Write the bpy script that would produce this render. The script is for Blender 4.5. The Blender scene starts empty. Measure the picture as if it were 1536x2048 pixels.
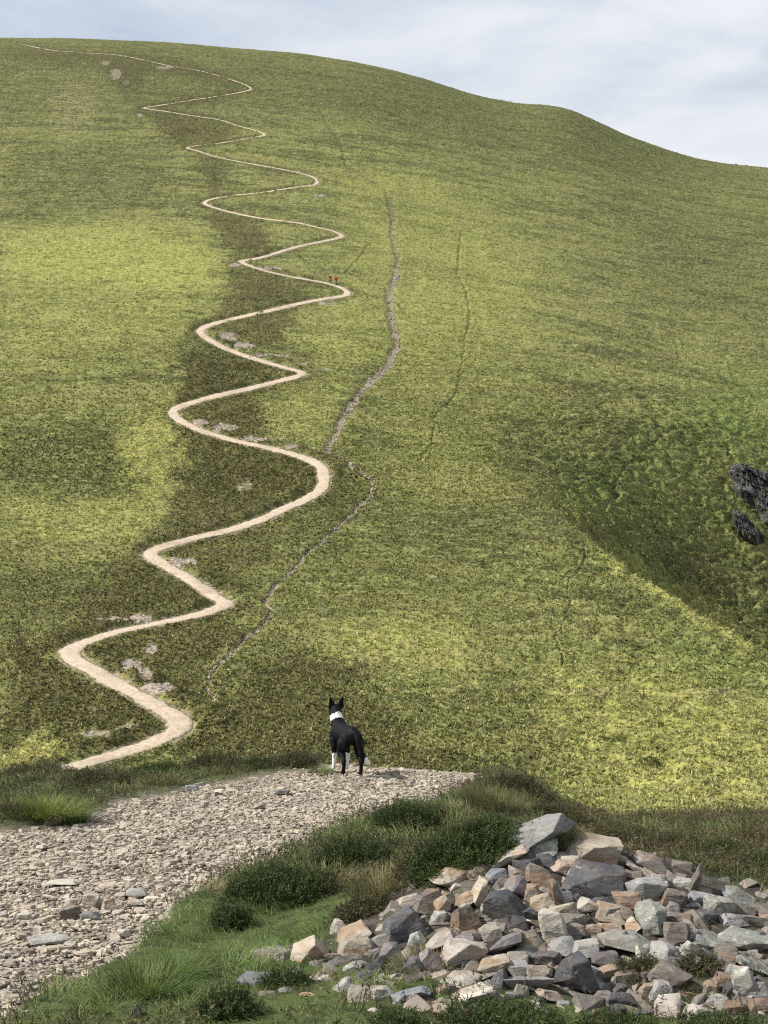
import bpy, bmesh, math, random
import numpy as np
from mathutils import Vector, Matrix, noise as mnoise
from mathutils.kdtree import KDTree

# ------------------------------------------------------------------ camera
F = 2840.0                      # focal length in photo pixels (photo 1536 x 2048)
PITCH = math.atan(126.0 / F)
CP, SP = math.cos(PITCH), math.sin(PITCH)
scene = bpy.context.scene
col = scene.collection
cam_d = bpy.data.cameras.new("camera")
cam_d.sensor_fit = 'VERTICAL'
cam_d.sensor_height = 36.0
cam_d.lens = 36.0 * F / 2048.0
cam_d.clip_start = 0.05
cam_d.clip_end = 20000.0
cam = bpy.data.objects.new("camera", cam_d)
cam.location = (0, 0, 0)
cam.rotation_euler = (math.pi / 2 + PITCH, 0, 0)
col.objects.link(cam)
scene.camera = cam
scene.view_settings.view_transform = 'Standard'
scene.view_settings.look = 'None'
scene.view_settings.gamma = 1.0
scene.view_settings.exposure = 0.70
scene.cycles.use_denoising = False
scene.cycles.filter_width = 1.15
scene.cycles.max_bounces = 5
scene.cycles.diffuse_bounces = 2
scene.cycles.glossy_bounces = 2
scene.cycles.transmission_bounces = 3
scene.cycles.transparent_max_bounces = 4

# ------------------------------------------------------------------ node helper
class NT:
    def __init__(self, tree):
        self.t = tree
        tree.nodes.clear()
    def n(self, typ, **kw):
        nd = self.t.nodes.new(typ)
        ins = kw.pop('i', {})
        for k, v in kw.items():
            setattr(nd, k, v)
        for k, v in ins.items():
            s = nd.inputs[k]
            if isinstance(v, bpy.types.NodeSocket):
                self.t.links.new(v, s)
            else:
                s.default_value = v
        return nd
    def noise(self, vec, scale, detail=3.0, rough=0.55, dist=0.0):
        return self.n('ShaderNodeTexNoise', i={'Vector': vec, 'Scale': scale, 'Detail': detail, 'Roughness': rough, 'Distortion': dist}).outputs['Fac']
    def ramp(self, fac, lo, hi, a=0.0, b=1.0):
        return self.n('ShaderNodeMapRange', interpolation_type='SMOOTHSTEP', i={'Value': fac, 'From Min': lo, 'From Max': hi, 'To Min': a, 'To Max': b}).outputs[0]
    def math(self, op, a, b=0.0, c=0.0, clamp=False):
        return self.n('ShaderNodeMath', operation=op, use_clamp=clamp, i={0: a, 1: b, 2: c}).outputs[0]
    def mix(self, fac, a, b, blend='MIX'):
        nd = self.n('ShaderNodeMix', data_type='RGBA', blend_type=blend, i={0: fac})
        for idx, v in ((6, a), (7, b)):
            s = nd.inputs[idx]
            if isinstance(v, bpy.types.NodeSocket):
                self.t.links.new(v, s)
            else:
                s.default_value = (v[0], v[1], v[2], 1.0)
        return nd.outputs[2]
    def attr(self, name):
        return self.n('ShaderNodeAttribute', attribute_name=name).outputs['Fac']
    def hsv(self, colr, h=0.5, s=1.0, v=1.0):
        return self.n('ShaderNodeHueSaturation', i={'Hue': h, 'Saturation': s, 'Value': v, 'Color': colr}).outputs[0]

def mat_new(name):
    m = bpy.data.materials.new(name)
    m.use_nodes = True
    return m, NT(m.node_tree)

def finish(nt, color, rough=0.9, bump=None, bump_d=0.02, bump_s=0.6, spec=0.2, translucent=0.0, normal=None):
    p = nt.n('ShaderNodeBsdfPrincipled', i={'Roughness': rough, 'Specular IOR Level': spec})
    if isinstance(color, bpy.types.NodeSocket):
        nt.t.links.new(color, p.inputs['Base Color'])
    else:
        p.inputs['Base Color'].default_value = (*color[:3], 1)
    if bump is not None:
        b = nt.n('ShaderNodeBump', i={'Height': bump, 'Distance': bump_d, 'Strength': bump_s})
        nt.t.links.new(b.outputs[0], p.inputs['Normal'])
    out = nt.n('ShaderNodeOutputMaterial')
    sh = p.outputs[0]
    if translucent > 0:
        tr = nt.n('ShaderNodeBsdfTranslucent')
        if isinstance(color, bpy.types.NodeSocket):
            nt.t.links.new(color, tr.inputs[0])
        mx = nt.n('ShaderNodeMixShader', i={0: translucent, 1: sh, 2: tr.outputs[0]})
        sh = mx.outputs[0]
    nt.t.links.new(sh, out.inputs['Surface'])

# ------------------------------------------------------------------ sky and sun
SUN_EL, SUN_AZ = math.radians(43), math.radians(-101)      # azimuth from +Y towards +X: the sun stands on the left
sun_dir = Vector((math.sin(SUN_AZ) * math.cos(SUN_EL), math.cos(SUN_AZ) * math.cos(SUN_EL), math.sin(SUN_EL)))
world = bpy.data.worlds.new("World")
scene.world = world
world.use_nodes = True
w = NT(world.node_tree)
tc = w.n('ShaderNodeTexCoord').outputs['Generated']
sky = w.n('ShaderNodeTexSky', sky_type='NISHITA', sun_disc=False, sun_elevation=SUN_EL, sun_rotation=SUN_AZ, altitude=400.0, dust_density=1.5)
mp = w.n('ShaderNodeMapping', i={'Vector': tc, 'Scale': (1.0, 1.0, 3.0), 'Location': (0.9, 0.3, 0.0)}).outputs[0]
n1 = w.noise(mp, 3.6, 4.0, 0.5, 0.4)
n2 = w.noise(mp, 9.0, 6.0, 0.55, 0.5)
cl = w.math('ADD', w.math('MULTIPLY', n1, 0.65), w.math('MULTIPLY', n2, 0.35))
cover = w.ramp(cl, 0.22, 0.42)
shade = w.ramp(cl, 0.40, 0.62)
cloudc = w.mix(shade, (4.35, 4.85, 5.65), (6.35, 6.55, 6.85))
skyc = w.mix(w.math('MULTIPLY', cover, 0.96), sky.outputs[0], cloudc)
up = w.n('ShaderNodeSeparateXYZ', i={0: tc}).outputs[2]
skyc = w.mix(w.ramp(up, .35, .9, 0, .5), skyc, (3.0, 3.6, 4.6))        # unseen upper sky, darkened to cut the fill light
bg = w.n('ShaderNodeBackground', i={'Color': skyc, 'Strength': 0.085})
wo = w.n('ShaderNodeOutputWorld')
w.t.links.new(bg.outputs[0], wo.inputs['Surface'])

sun_l = bpy.data.lights.new("sun", 'SUN')
sun_l.energy = 4.3
sun_l.angle = math.radians(1.5)
sun_l.color = (1.0, 0.96, 0.89)
sun_o = bpy.data.objects.new("sun", sun_l)
sun_o.rotation_euler = sun_dir.to_track_quat('Z', 'Y').to_euler()
sun_o.location = (-60, 10, 60)
col.objects.link(sun_o)

# ------------------------------------------------------------------ helpers
def tag(o, label=None, cat=None, group=None, kind=None):
    if label: o['label'] = label
    if cat: o['category'] = cat
    if group: o['group'] = group
    if kind: o['kind'] = kind
    return o

def link(name, me, mats=(), parent=None):
    o = bpy.data.objects.new(name, me)
    for m in mats:
        me.materials.append(m)
    col.objects.link(o)
    if parent: o.parent = parent
    return o

def mesh_np(name, V, faces, attrs=None, smooth=False):
    """faces: list of (n,k) int arrays"""
    me = bpy.data.meshes.new(name)
    V = np.asarray(V, np.float32)
    me.vertices.add(len(V))
    me.vertices.foreach_set('co', V.ravel())
    loops = np.concatenate([f.ravel() for f in faces]).astype(np.int32)
    tot = np.concatenate([np.full(len(f), f.shape[1], np.int32) for f in faces])
    st = np.concatenate([[0], np.cumsum(tot)[:-1]]).astype(np.int32)
    me.loops.add(len(loops))
    me.loops.foreach_set('vertex_index', loops)
    me.polygons.add(len(tot))
    me.polygons.foreach_set('loop_start', st)
    me.polygons.foreach_set('loop_total', tot)
    me.update(calc_edges=True)
    me.polygons.foreach_set('use_smooth', np.full(len(tot), smooth, bool))
    for k, a in (attrs or {}).items():
        at = me.attributes.new(k, 'FLOAT', 'POINT')
        at.data.foreach_set('value', np.asarray(a, np.float32).ravel())
    me.validate()
    return me

def grid_faces(nr, nc):
    idx = np.arange(nr * nc).reshape(nr, nc)
    return np.stack([idx[:-1, :-1], idx[:-1, 1:], idx[1:, 1:], idx[1:, :-1]], -1).reshape(-1, 4)

rng = np.random.default_rng(7)
random.seed(7)

def _hash(ix, iy, seed):
    h = (ix.astype(np.int64) * 374761393 + iy.astype(np.int64) * 668265263 + seed * 1442695041) & 0xFFFFFFFF
    h = ((h ^ (h >> 13)) * 1274126177) & 0xFFFFFFFF
    h = (h ^ (h >> 16)) & 0xFFFFFFFF
    return h / 4294967295.0

def vnoise(x, y, seed=0):
    """gradient noise, about -0.7..0.7"""
    x = np.asarray(x, float); y = np.asarray(y, float)
    x0 = np.floor(x); y0 = np.floor(y)
    fx = x - x0; fy = y - y0
    ux = fx * fx * fx * (fx * (fx * 6 - 15) + 10); uy = fy * fy * fy * (fy * (fy * 6 - 15) + 10)
    def g(ox, oy):
        a = _hash(x0 + ox, y0 + oy, seed) * 2 * np.pi
        return np.cos(a) * (fx - ox) + np.sin(a) * (fy - oy)
    a = g(0, 0) * (1 - ux) + g(1, 0) * ux
    b = g(0, 1) * (1 - ux) + g(1, 1) * ux
    return a * (1 - uy) + b * uy

def fbm(x, y, octv=4, seed=0, gain=0.5):
    s = 0; a = 1.0; f = 1.0
    for k in range(octv):
        s = s + a * vnoise(x * f, y * f, seed + k * 17)
        a *= gain; f *= 2.03
    return s

def sstep(a, b, x):
    t = np.clip((x - a) / (b - a), 0, 1)
    return t * t * (3 - 2 * t)

# ------------------------------------------------------------------ picture geometry <-> world
def pix_uv(px, py):
    """slopes x/y and z/y of the ray through a photo pixel"""
    cx = (np.asarray(px, float) - 768.0) / F; cz = (1024.0 - np.asarray(py, float)) / F
    d = CP - cz * SP
    return cx / d, (SP + cz * CP) / d

def to_pix(x, y, z):
    d = y * CP + z * SP
    d = np.where(np.abs(d) < 1e-3, 1e-3, d)
    return 768.0 + F * x / d, 1024.0 - F * (z * CP - y * SP) / d

def vt(py):
    return pix_uv(768, py)[1]

# ------------------------------------------------------------------ terrain
SKY = np.array([(-900, 95), (-300, 76), (0, 73), (100, 74), (200, 77), (350, 84), (480, 95), (600, 105), (700, 120), (768, 134), (850, 155), (900, 172), (960, 190), (1040, 205), (1110, 209), (1150, 218), (1200, 240), (1250, 265), (1300, 283), (1350, 300), (1400, 315), (1450, 325), (1536, 332), (1800, 370), (2600, 600)], float)
DT = np.array([(40, 1712), (60, 1640), (75, 1530), (100, 1300), (125, 1150), (160, 950), (205, 740), (254, 565), (350, 375), (420, 270), (510, 170), (590, 108), (660, 83), (700, 80), (760, 88), (860, 130), (1000, 210)], float)
_ly = np.linspace(math.log(30), math.log(1200), 900)
_t = np.interp(_ly, np.log(DT[:, 0]), DT[:, 1], left=1740, right=330)
_k = np.exp(-0.5 * (np.arange(-24, 25) / 9.0) ** 2); _k /= _k.sum()
_t = np.convolve(np.pad(_t, 24, mode='edge'), _k, mode='valid')

# gully on the right flank: px -> crest depth, floor depth, far rim depth, depth of the cut
GU = np.array([(1060, 156, 175, 225, 0), (1120, 151, 166, 196, 2), (1180, 146, 164, 198, 5.5), (1250, 139, 162, 202, 11), (1320, 131, 162, 206, 18), (1400, 122, 162, 211, 25), (1470, 114, 162, 216, 27), (1536, 107, 162, 221, 28), (1700, 95, 162, 228, 30), (2600, 80, 162, 228, 30)], float)

_PXS = np.linspace(-1200, 3000, 2101)
def _soft(tab, c, sig):
    v = np.interp(_PXS, tab[:, 0], tab[:, c]); k = np.exp(-0.5 * (np.arange(-4 * sig // 2, 4 * sig // 2 + 1) * 2.0 / sig) ** 2); k /= k.sum()
    n = len(k) // 2
    return np.convolve(np.pad(v, n, mode='edge'), k, mode='valid')
SK_SHARP, SK_WIDE = _soft(SKY, 1, 14), _soft(SKY, 1, 130)
GU_S = [_soft(GU, k, 60) for k in range(1, 5)]

def hill_z(u, y):
    px = 768 + F * u
    top = sstep(430, 620, y)
    sk = np.interp(px, _PXS, SK_WIDE) * (1 - top) + np.interp(px, _PXS, SK_SHARP) * top
    py = np.interp(np.log(np.maximum(y, 30)), _ly, _t)
    py = 1640 + (py - 1640) * np.where(py < 1640, (sk - 1640) / (80 - 1640), 1.0)
    z = vt(py) * y
    x = u * y
    yc, yb, ye, A = [np.interp(px, _PXS, g) for g in GU_S]
    t1 = np.clip((y - yc) / (yb - yc), 0, 1); t2 = np.clip((ye - y) / (ye - yb), 0, 1)
    c = np.where(y < yb, np.sin(t1 * np.pi / 2) ** 1.35, t2 * t2 * (3 - 2 * t2) * 0.35 + 0.65 * t2)
    z = z - A * c
    z = z + sstep(60, 120, y) * (1.0 * vnoise(x / 31, y / 31, 5) + 0.5 * vnoise(x / 13, y / 13, 6)) * (1 - sstep(420, 600, y) * 0.7)
    return z

CREST = np.array([  # px, depth of the near brow, photo row of the bare ground there
    (-600, 13, 1640), (0, 12.6, 1588), (150, 12.8, 1578), (300, 13.2, 1566), (480, 13.5, 1551), (600, 13.2, 1547), (700, 13.0, 1548), (800, 13.2, 1551), (900, 13.2, 1556), (980, 13.0, 1566), (1050, 12.4, 1592), (1130, 11.6, 1640), (1220, 10.8, 1675), (1350, 10.2, 1680), (1536, 10.0, 1680), (2200, 10, 1700)], float)

def near_z(x, y):
    u = x / np.maximum(y, 3.5)
    px = 768 + F * u
    yc = np.interp(px, CREST[:, 0], CREST[:, 1]); vc = vt(np.interp(px, CREST[:, 0], CREST[:, 2]))
    zc = vc * yc
    z0 = -1.60
    t = np.clip(y / yc, 0, 1)
    a = (zc - z0)
    zin = z0 + a * t * t
    d = np.maximum(y - yc, 0)
    s0 = np.minimum(2 * a / yc, 0)
    zout = zc + s0 * d - 0.03 * d * d
    z = np.where(y <= yc, zin, np.maximum(zout, zc + s0 * d * 0 - 0.34 * d))
    # cairn mound
    z = z + cairn_h(x, y)
    z = z + 0.035 * vnoise(x / 1.1, y / 1.1, 31) + 0.015 * vnoise(x / 0.4, y / 0.4, 32)
    return z

CTOP = np.array([  # px -> height of the heap's spine (m) at depth 7
    (380, 0), (500, 0.02), (640, 0.06), (740, 0.16), (860, 0.33), (980, 0.46), (1070, 0.54), (1200, 0.50), (1330, 0.40), (1420, 0.31), (1536, 0.25), (1700, 0.15), (1900, 0)], float)
def cairn_h(x, y):
    px = 768 + F * x / 7.0
    h = np.interp(px, CTOP[:, 0], CTOP[:, 1])
    t = np.where(y < 7.0, (7.0 - y) / 1.75, (y - 7.0) / 0.85)
    return h * (1 - sstep(0, 1, np.clip(t, 0, 1))) * 0.86

def ground_z(x, y):
    u = x / np.maximum(y, 3.5)
    a = near_z(x, y)
    b = hill_z(u, np.maximum(y, 3.5))
    k = 0.4
    h = np.clip(0.5 + 0.5 * (a - b) / k, 0, 1)
    return np.where(y < 18, a, b * (1 - h) + a * h + k * h * (1 - h))

_RY = np.exp(np.linspace(math.log(58), math.log(760), 1500))
def hill_hit(px, py):
    """first point of the smooth hill seen through these photo pixels"""
    px = np.atleast_1d(np.asarray(px, float)); py = np.atleast_1d(np.asarray(py, float))
    u, v = pix_uv(px, py)
    Z = hill_z(np.broadcast_to(u[:, None], (len(u), len(_RY))), np.broadcast_to(_RY[None], (len(u), len(_RY))))
    d = Z / _RY[None] - v[:, None]
    ok = d >= 0
    j = np.where(ok.any(1), ok.argmax(1), np.argmax(d, 1))
    j = np.maximum(j, 1)
    r = np.arange(len(u))
    d0, d1 = d[r, j - 1], d[r, j]
    f = np.clip(np.where(np.abs(d1 - d0) > 1e-9, -d0 / (d1 - d0 + 1e-12), 0), 0, 1)
    y = _RY[j - 1] + f * (_RY[j] - _RY[j - 1])
    x = u * y
    return np.stack([x, y, hill_z(u, y)], 1)

_NY = np.linspace(3.0, 18, 700)
def near_hit(px, py):
    px = np.atleast_1d(np.asarray(px, float)); py = np.atleast_1d(np.asarray(py, float))
    u, v = pix_uv(px, py)
    Y = np.broadcast_to(_NY[None], (len(u), len(_NY)))
    Z = near_z(u[:, None] * Y, Y)
    ok = Z / Y >= v[:, None]
    j = np.where(ok.any(1), ok.argmax(1), np.argmax(Z / Y, 1))
    y = _NY[j]; x = u * y
    return np.stack([x, y, near_z(x, y)], 1)

def catmull(P, step=6.0):
    P = np.asarray(P, float); out = []
    Q = np.vstack([2 * P[0] - P[1], P, 2 * P[-1] - P[-2]])
    for i in range(1, len(Q) - 2):
        n = max(2, int(np.hypot(*(Q[i + 1] - Q[i])[:2]) / step))
        for t in np.linspace(0, 1, n, endpoint=False):
            a, b, c, d = Q[i - 1], Q[i], Q[i + 1], Q[i + 2]
            out.append(0.5 * (2 * b + (c - a) * t + (2 * a - 5 * b + 4 * c - d) * t * t + (3 * b - a - 3 * c + d) * t ** 3))
    out.append(P[-1])
    return np.array(out)

def in_poly(px, py, poly):
    poly = np.asarray(poly, float); ins = np.zeros(px.shape, bool)
    n = len(poly)
    for i in range(n):
        x1, y1 = poly[i]; x2, y2 = poly[(i + 1) % n]
        if y1 == y2: continue
        c = ((y1 > py) != (y2 > py)) & (px < (x2 - x1) * (py - y1) / (y2 - y1) + x1)
        ins ^= c
    return ins

def seg_dist(px, py, pts, closed=False):
    pts = np.asarray(pts, float); d = np.full(px.shape, 1e9)
    n = len(pts)
    for i in range(n if closed else n - 1):
        a = pts[i]; b = pts[(i + 1) % n]; ab = b - a; L = max(ab @ ab, 1e-9)
        t = np.clip(((px - a[0]) * ab[0] + (py - a[1]) * ab[1]) / L, 0, 1)
        d = np.minimum(d, np.hypot(px - a[0] - t * ab[0], py - a[1] - t * ab[1]))
    return d

def poly_mask(px, py, poly, soft=20.0):
    poly = np.asarray(poly, float)
    res = np.zeros(px.shape)
    lo = poly.min(0) - soft - 40; hi = poly.max(0) + soft + 40
    s = (px > lo[0]) & (px < hi[0]) & (py > lo[1]) & (py < hi[1])
    if not s.any(): return res
    qx, qy = px[s], py[s]
    d = seg_dist(qx, qy, poly, True) * np.where(in_poly(qx, qy, poly), 1, -1)
    res[s] = sstep(-soft, soft, d)
    return res

def line_mask(px, py, pts, rad, soft=None):
    pts = np.asarray(pts, float); soft = soft or rad * 0.6
    res = np.zeros(px.shape)
    lo = pts.min(0) - rad - soft - 5; hi = pts.max(0) + rad + soft + 5
    s = (px > lo[0]) & (px < hi[0]) & (py > lo[1]) & (py < hi[1])
    if not s.any(): return res
    res[s] = 1 - sstep(rad - soft, rad + soft, seg_dist(px[s], py[s], pts))
    return res
# ------------------------------------------------------------------ the zigzag path on the hill (photo pixels, foot to top)
PATH = [(100,1549),(150,1533),(250,1504),(320,1479),(353,1464),(360,1449),(345,1431),(300,1404),(240,1371),(190,1344),(152,1321),(138,1306),(155,1291),(210,1271),(280,1254),(370,1236),(430,1219),(452,1206),(430,1194),(390,1166),(345,1139),(305,1116),(300,1106),(325,1094),(390,1076),(465,1059),(530,1036),(565,1019),(615,997),(643,977),(648,952),(640,932),(610,917),(550,899),(480,884),(425,869),(380,852),(350,834),(345,822),(365,812),(425,794),(500,777),(560,762),(595,753),(608,747),(590,741),(540,727),(490,712),(440,692),(410,674),(399,662),(415,652),(450,642),(505,629),(550,619),(615,604),(675,594),(698,588),(685,577),(655,567),(600,557),(550,547),(505,534),(482,523),(505,519),(535,512),(590,495),(650,482),(685,473),(665,462),(635,455),(595,446),(530,438),(485,430),(440,419),(407,407),(418,400),(460,392),(525,385),(590,375),(630,370),(637,362),(620,352),(580,342),(520,331),(470,322),(425,312),(395,302),(373,296),(400,291),(450,285),(500,276),(531,270),(510,261),(470,250),(440,240),(380,231),(325,222),(287,216),(320,211),(380,201),(440,192),(480,185),(504,178),(490,170),(470,162),(425,148),(380,138),(340,132),(300,123),(240,111),(175,106),(105,101),(50,90),(0,80),(-80,73)]
pc = catmull(PATH, 5.0)
ph = hill_hit(pc[:, 0], pc[:, 1])
# resample by length in the picture so near and far bends keep the same smoothness
for _ in range(2):
    ph[1:-1] = 0.5 * ph[1:-1] + 0.25 * (ph[:-2] + ph[2:])
PATH3 = ph
def path_dir(P):
    d = np.gradient(P[:, :2], axis=0)
    return d / np.maximum(np.linalg.norm(d, axis=1, keepdims=True), 1e-6)
kd_path = KDTree(len(PATH3))
for i, p in enumerate(PATH3):
    kd_path.insert((p[0], p[1], 0), i)
kd_path.balance()

# ------------------------------------------------------------------ vegetation map of the hill, with painted sun patches and cloud shade
HEATHER = [
    ([(0,92),(120,100),(260,104),(400,128),(490,165),(470,178),(380,160),(250,130),(100,128),(0,112)], 8, .8),
    ([(190,112),(300,130),(290,165),(255,190),(300,215),(285,232),(240,180),(215,150)], 8, 1.0),
    ([(300,205),(400,190),(480,180),(480,195),(400,208),(330,222)], 6, .8),
    ([(300,225),(380,232),(430,244),(480,262),(470,280),(400,290),(355,292),(320,260)], 8, 1.0),
    ([(385,303),(450,328),(455,360),(440,390),(412,396),(400,350)], 8, .9),
    ([(412,412),(475,430),(520,440),(545,480),(540,505),(485,518),(440,480),(415,440)], 8, .9),
    ([(462,530),(545,548),(640,572),(600,604),(480,632),(400,648),(372,660),(362,690),(355,700),(450,610)], 10, .9),
    ([(425,650),(520,632),(588,622),(575,660),(556,700),(500,690),(450,672)], 8, .9),
    ([(362,690),(430,695),(500,722),(575,746),(480,776),(370,802),(360,740)], 8, 1.0),
    ([(372,815),(430,798),(510,780),(530,850),(530,885),(440,862),(390,845)], 10, .85),
    ([(362,858),(470,890),(580,915),(630,935),(630,965),(560,1008),(470,1048),(330,1085),(290,1100),(350,1000),(370,940)], 14, .9),
    ([(320,1105),(420,1075),(520,1055),(560,1060),(540,1130),(500,1180),(455,1190),(400,1160)], 14, .6),
    ([(220,1125),(300,1125),(400,1185),(430,1207),(350,1232),(200,1262),(150,1280),(80,1300),(150,1200)], 14, .95),
    ([(175,1310),(250,1268),(440,1226),(530,1245),(470,1290),(425,1330),(410,1400),(360,1420),(270,1370)], 12, .8),
    ([(0,1230),(110,1290),(125,1325),(240,1385),(330,1440),(330,1465),(150,1520),(150,1490),(80,1450),(0,1470)], 16, .9),
    ([(0,1080),(150,1140),(160,1230),(60,1300),(0,1300)], 40, .5),
    ([(520,1290),(650,1310),(740,1380),(810,1440),(890,1490),(980,1560),(600,1580),(380,1540),(410,1420)], 26, .85),
    ([(880,1440),(1100,1480),(1200,1560),(1060,1600),(920,1520)], 60, .45),
    ([(1140,1060),(1260,1040),(1230,1100),(1160,1100)], 18, .7),
    ([(660,920),(760,960),(700,1040),(600,1110),(560,1060),(660,1000)], 16, .55),
    ([(1330,1150),(1320,1080),(1390,1110),(1536,1280),(1536,1330),(1460,1260)], 20, .6),
    ([(1320,1000),(1450,960),(1490,1060),(1400,1110)], 25, .3),
    ([(1180,1140),(1300,1190),(1400,1280),(1280,1260)], 40, .3),
]
BRIGHT = [  # lush grass, plus sunlit patches painted into the turf colour
    ([(0,455),(250,450),(410,470),(440,560),(360,600),(180,580),(0,560)], 40, .75),
    ([(0,540),(330,560),(420,620),(340,720),(0,740)], 60, .4),
    ([(230,890),(330,790),(345,850),(365,880),(350,950),(395,985),(300,1005),(240,960)], 18, .95),
    ([(0,990),(180,1000),(420,990),(330,1060),(120,1100),(0,1060)], 35, .5),
    ([(700,390),(1000,430),(1090,600),(1000,720),(820,790),(700,620)], 90, .5),
    ([(560,770),(690,760),(650,890),(560,880)], 25, .45),
    ([(580,620),(760,600),(760,720),(640,740)], 25, .4),
    ([(660,1240),(900,1240),(930,1330),(740,1340),(640,1300)], 40, .6),
    ([(1100,1340),(1536,1360),(1536,1660),(1250,1660),(1080,1480)], 70, .65),
    ([(0,1490),(50,1458),(120,1480),(150,1505),(110,1540),(0,1540)], 12, 1.0),
    ([(1100,990),(1200,1050),(1330,1160),(1536,1300),(1536,1340),(1300,1190),(1150,1070)], 14, .7),
    ([(800,830),(1000,830),(1000,980),(820,980)], 60, .35),
    ([(350,1390),(300,1400),(250,1380),(290,1420),(330,1440)], 12, .5),
    ([(670,350),(900,360),(1000,420),(700,400)], 40, .5),
]
GREEN = [
    ([(1360,800),(1480,780),(1536,810),(1536,900),(1420,910),(1360,870)], 35, 1.0),
    ([(1110,985),(1190,960),(1290,1060),(1300,1140),(1200,1060)], 22, .9),
    ([(1320,1250),(1536,1330),(1536,1420),(1420,1400),(1300,1320)], 40, .8),
    ([(1150,940),(1536,700),(1600,1060),(1440,1090),(1300,1060)], 60, .5),
    ([(300,880),(350,900),(340,940),(290,940)], 14, .6),
]
DARK = [  # darker growth, plus cloud shade painted into the turf colour
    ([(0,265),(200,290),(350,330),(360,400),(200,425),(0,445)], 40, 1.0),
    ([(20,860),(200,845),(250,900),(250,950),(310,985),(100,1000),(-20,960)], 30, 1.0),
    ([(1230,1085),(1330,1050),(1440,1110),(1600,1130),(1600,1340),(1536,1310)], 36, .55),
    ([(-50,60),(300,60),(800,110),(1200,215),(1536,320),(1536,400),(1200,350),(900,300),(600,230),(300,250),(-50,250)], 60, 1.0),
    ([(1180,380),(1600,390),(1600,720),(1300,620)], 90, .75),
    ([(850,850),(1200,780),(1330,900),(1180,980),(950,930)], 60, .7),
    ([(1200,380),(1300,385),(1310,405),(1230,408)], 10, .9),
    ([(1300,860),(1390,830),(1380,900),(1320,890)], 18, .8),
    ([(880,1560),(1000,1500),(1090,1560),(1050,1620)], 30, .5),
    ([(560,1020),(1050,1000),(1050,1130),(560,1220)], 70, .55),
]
# old erosion lines and ditches: points, radius in photo px, bare rock, cut depth (m)
SCARS = [
    ([(782,400),(786,440),(783,470),(796,515),(792,540)], 5, .42, .2),
    ([(792,540),(790,560),(778,590),(785,640),(796,690),(772,735),(722,780),(692,825),(668,875),(650,902)], 8, .55, .3),
    ([(655,900),(700,928),(742,956),(745,985),(702,1030),(650,1075),(602,1120),(560,1165),(531,1190)], 3.5, .62, .2),
    ([(531,1190),(541,1225),(520,1255),(470,1295),(435,1320),(420,1350),(414,1380),(430,1412)], 4.5, .75, .2),
    ([(922,465),(914,550),(932,580),(941,630),(930,680),(922,740),(910,790),(872,828),(866,880),(838,922)], 2.0, .15, .2),
    ([(1172,1095),(1166,1130),(1136,1168),(1136,1240),(1115,1270),(1120,1320),(1152,1360)], 2.0, .0, .18),
    ([(1322,878),(1268,920),(1234,962),(1225,985)], 3, .0, .3),
    ([(640,222),(682,290),(692,330),(770,378),(785,440),(780,475)], 3, .25, .2),
    ([(735,490),(715,520),(690,545)], 2.0, .3, .2),
    ([(820,632),(790,600),(770,575)], 2.5, .3, .2),
    ([(1020,870),(1030,960)], 1.5, 0, .04),
]
BARE = [  # centre x, y, half width, half height, strength, grey (0 tan, 1 grey)
    (360,1126,38,9,.9), (262,1241,72,9,.75), (300,1296,14,16,.7), (262,1335,30,22,.8), (318,1380,48,14,.9), (290,1350,20,20,.7),
    (450,857,30,10,.95), (402,846,22,8,.8), (520,880,60,4,.7), (590,897,40,4,.6), (488,692,26,9,.95), (455,672,22,12,.7), (540,712,50,4,.7), (600,728,30,3,.6),
    (212,126,12,8,.45), (232,148,16,14,.5), (252,165,10,8,.4), (200,1470,50,12,.5), (250,1465,26,8,.5), (170,1418,30,5,.4),
    (545,537,26,5,.7), (470,530,14,5,.7), (590,374,6,2,.3), (655,607,24,4,.6), (490,1345,16,6,.0), (640,392,14,4,.6), (460,1068,30,3,.5), (545,165,0,0,0),
    (280,230,8,5,.6),(330,135,26,5,.5),(60,135,20,8,.3),(490,970,26,16,.4),(380,760,20,3,.3),(640,740,30,3,.5)]
PALE = [(870,1310,60,14),(720,1330,40,30),(780,1400,30,40),(830,1480,50,12),(1210,1390,90,20),(1060,1000,50,10),(850,660,40,8),(640,1290,60,10),(1320,880,40,4),(590,1490,40,10),(1450,1400,120,20),(920,1400,80,10),(150,210,60,60),(1180,400,30,3),(1310,490,60,4),(1180,600,60,10)]

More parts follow.
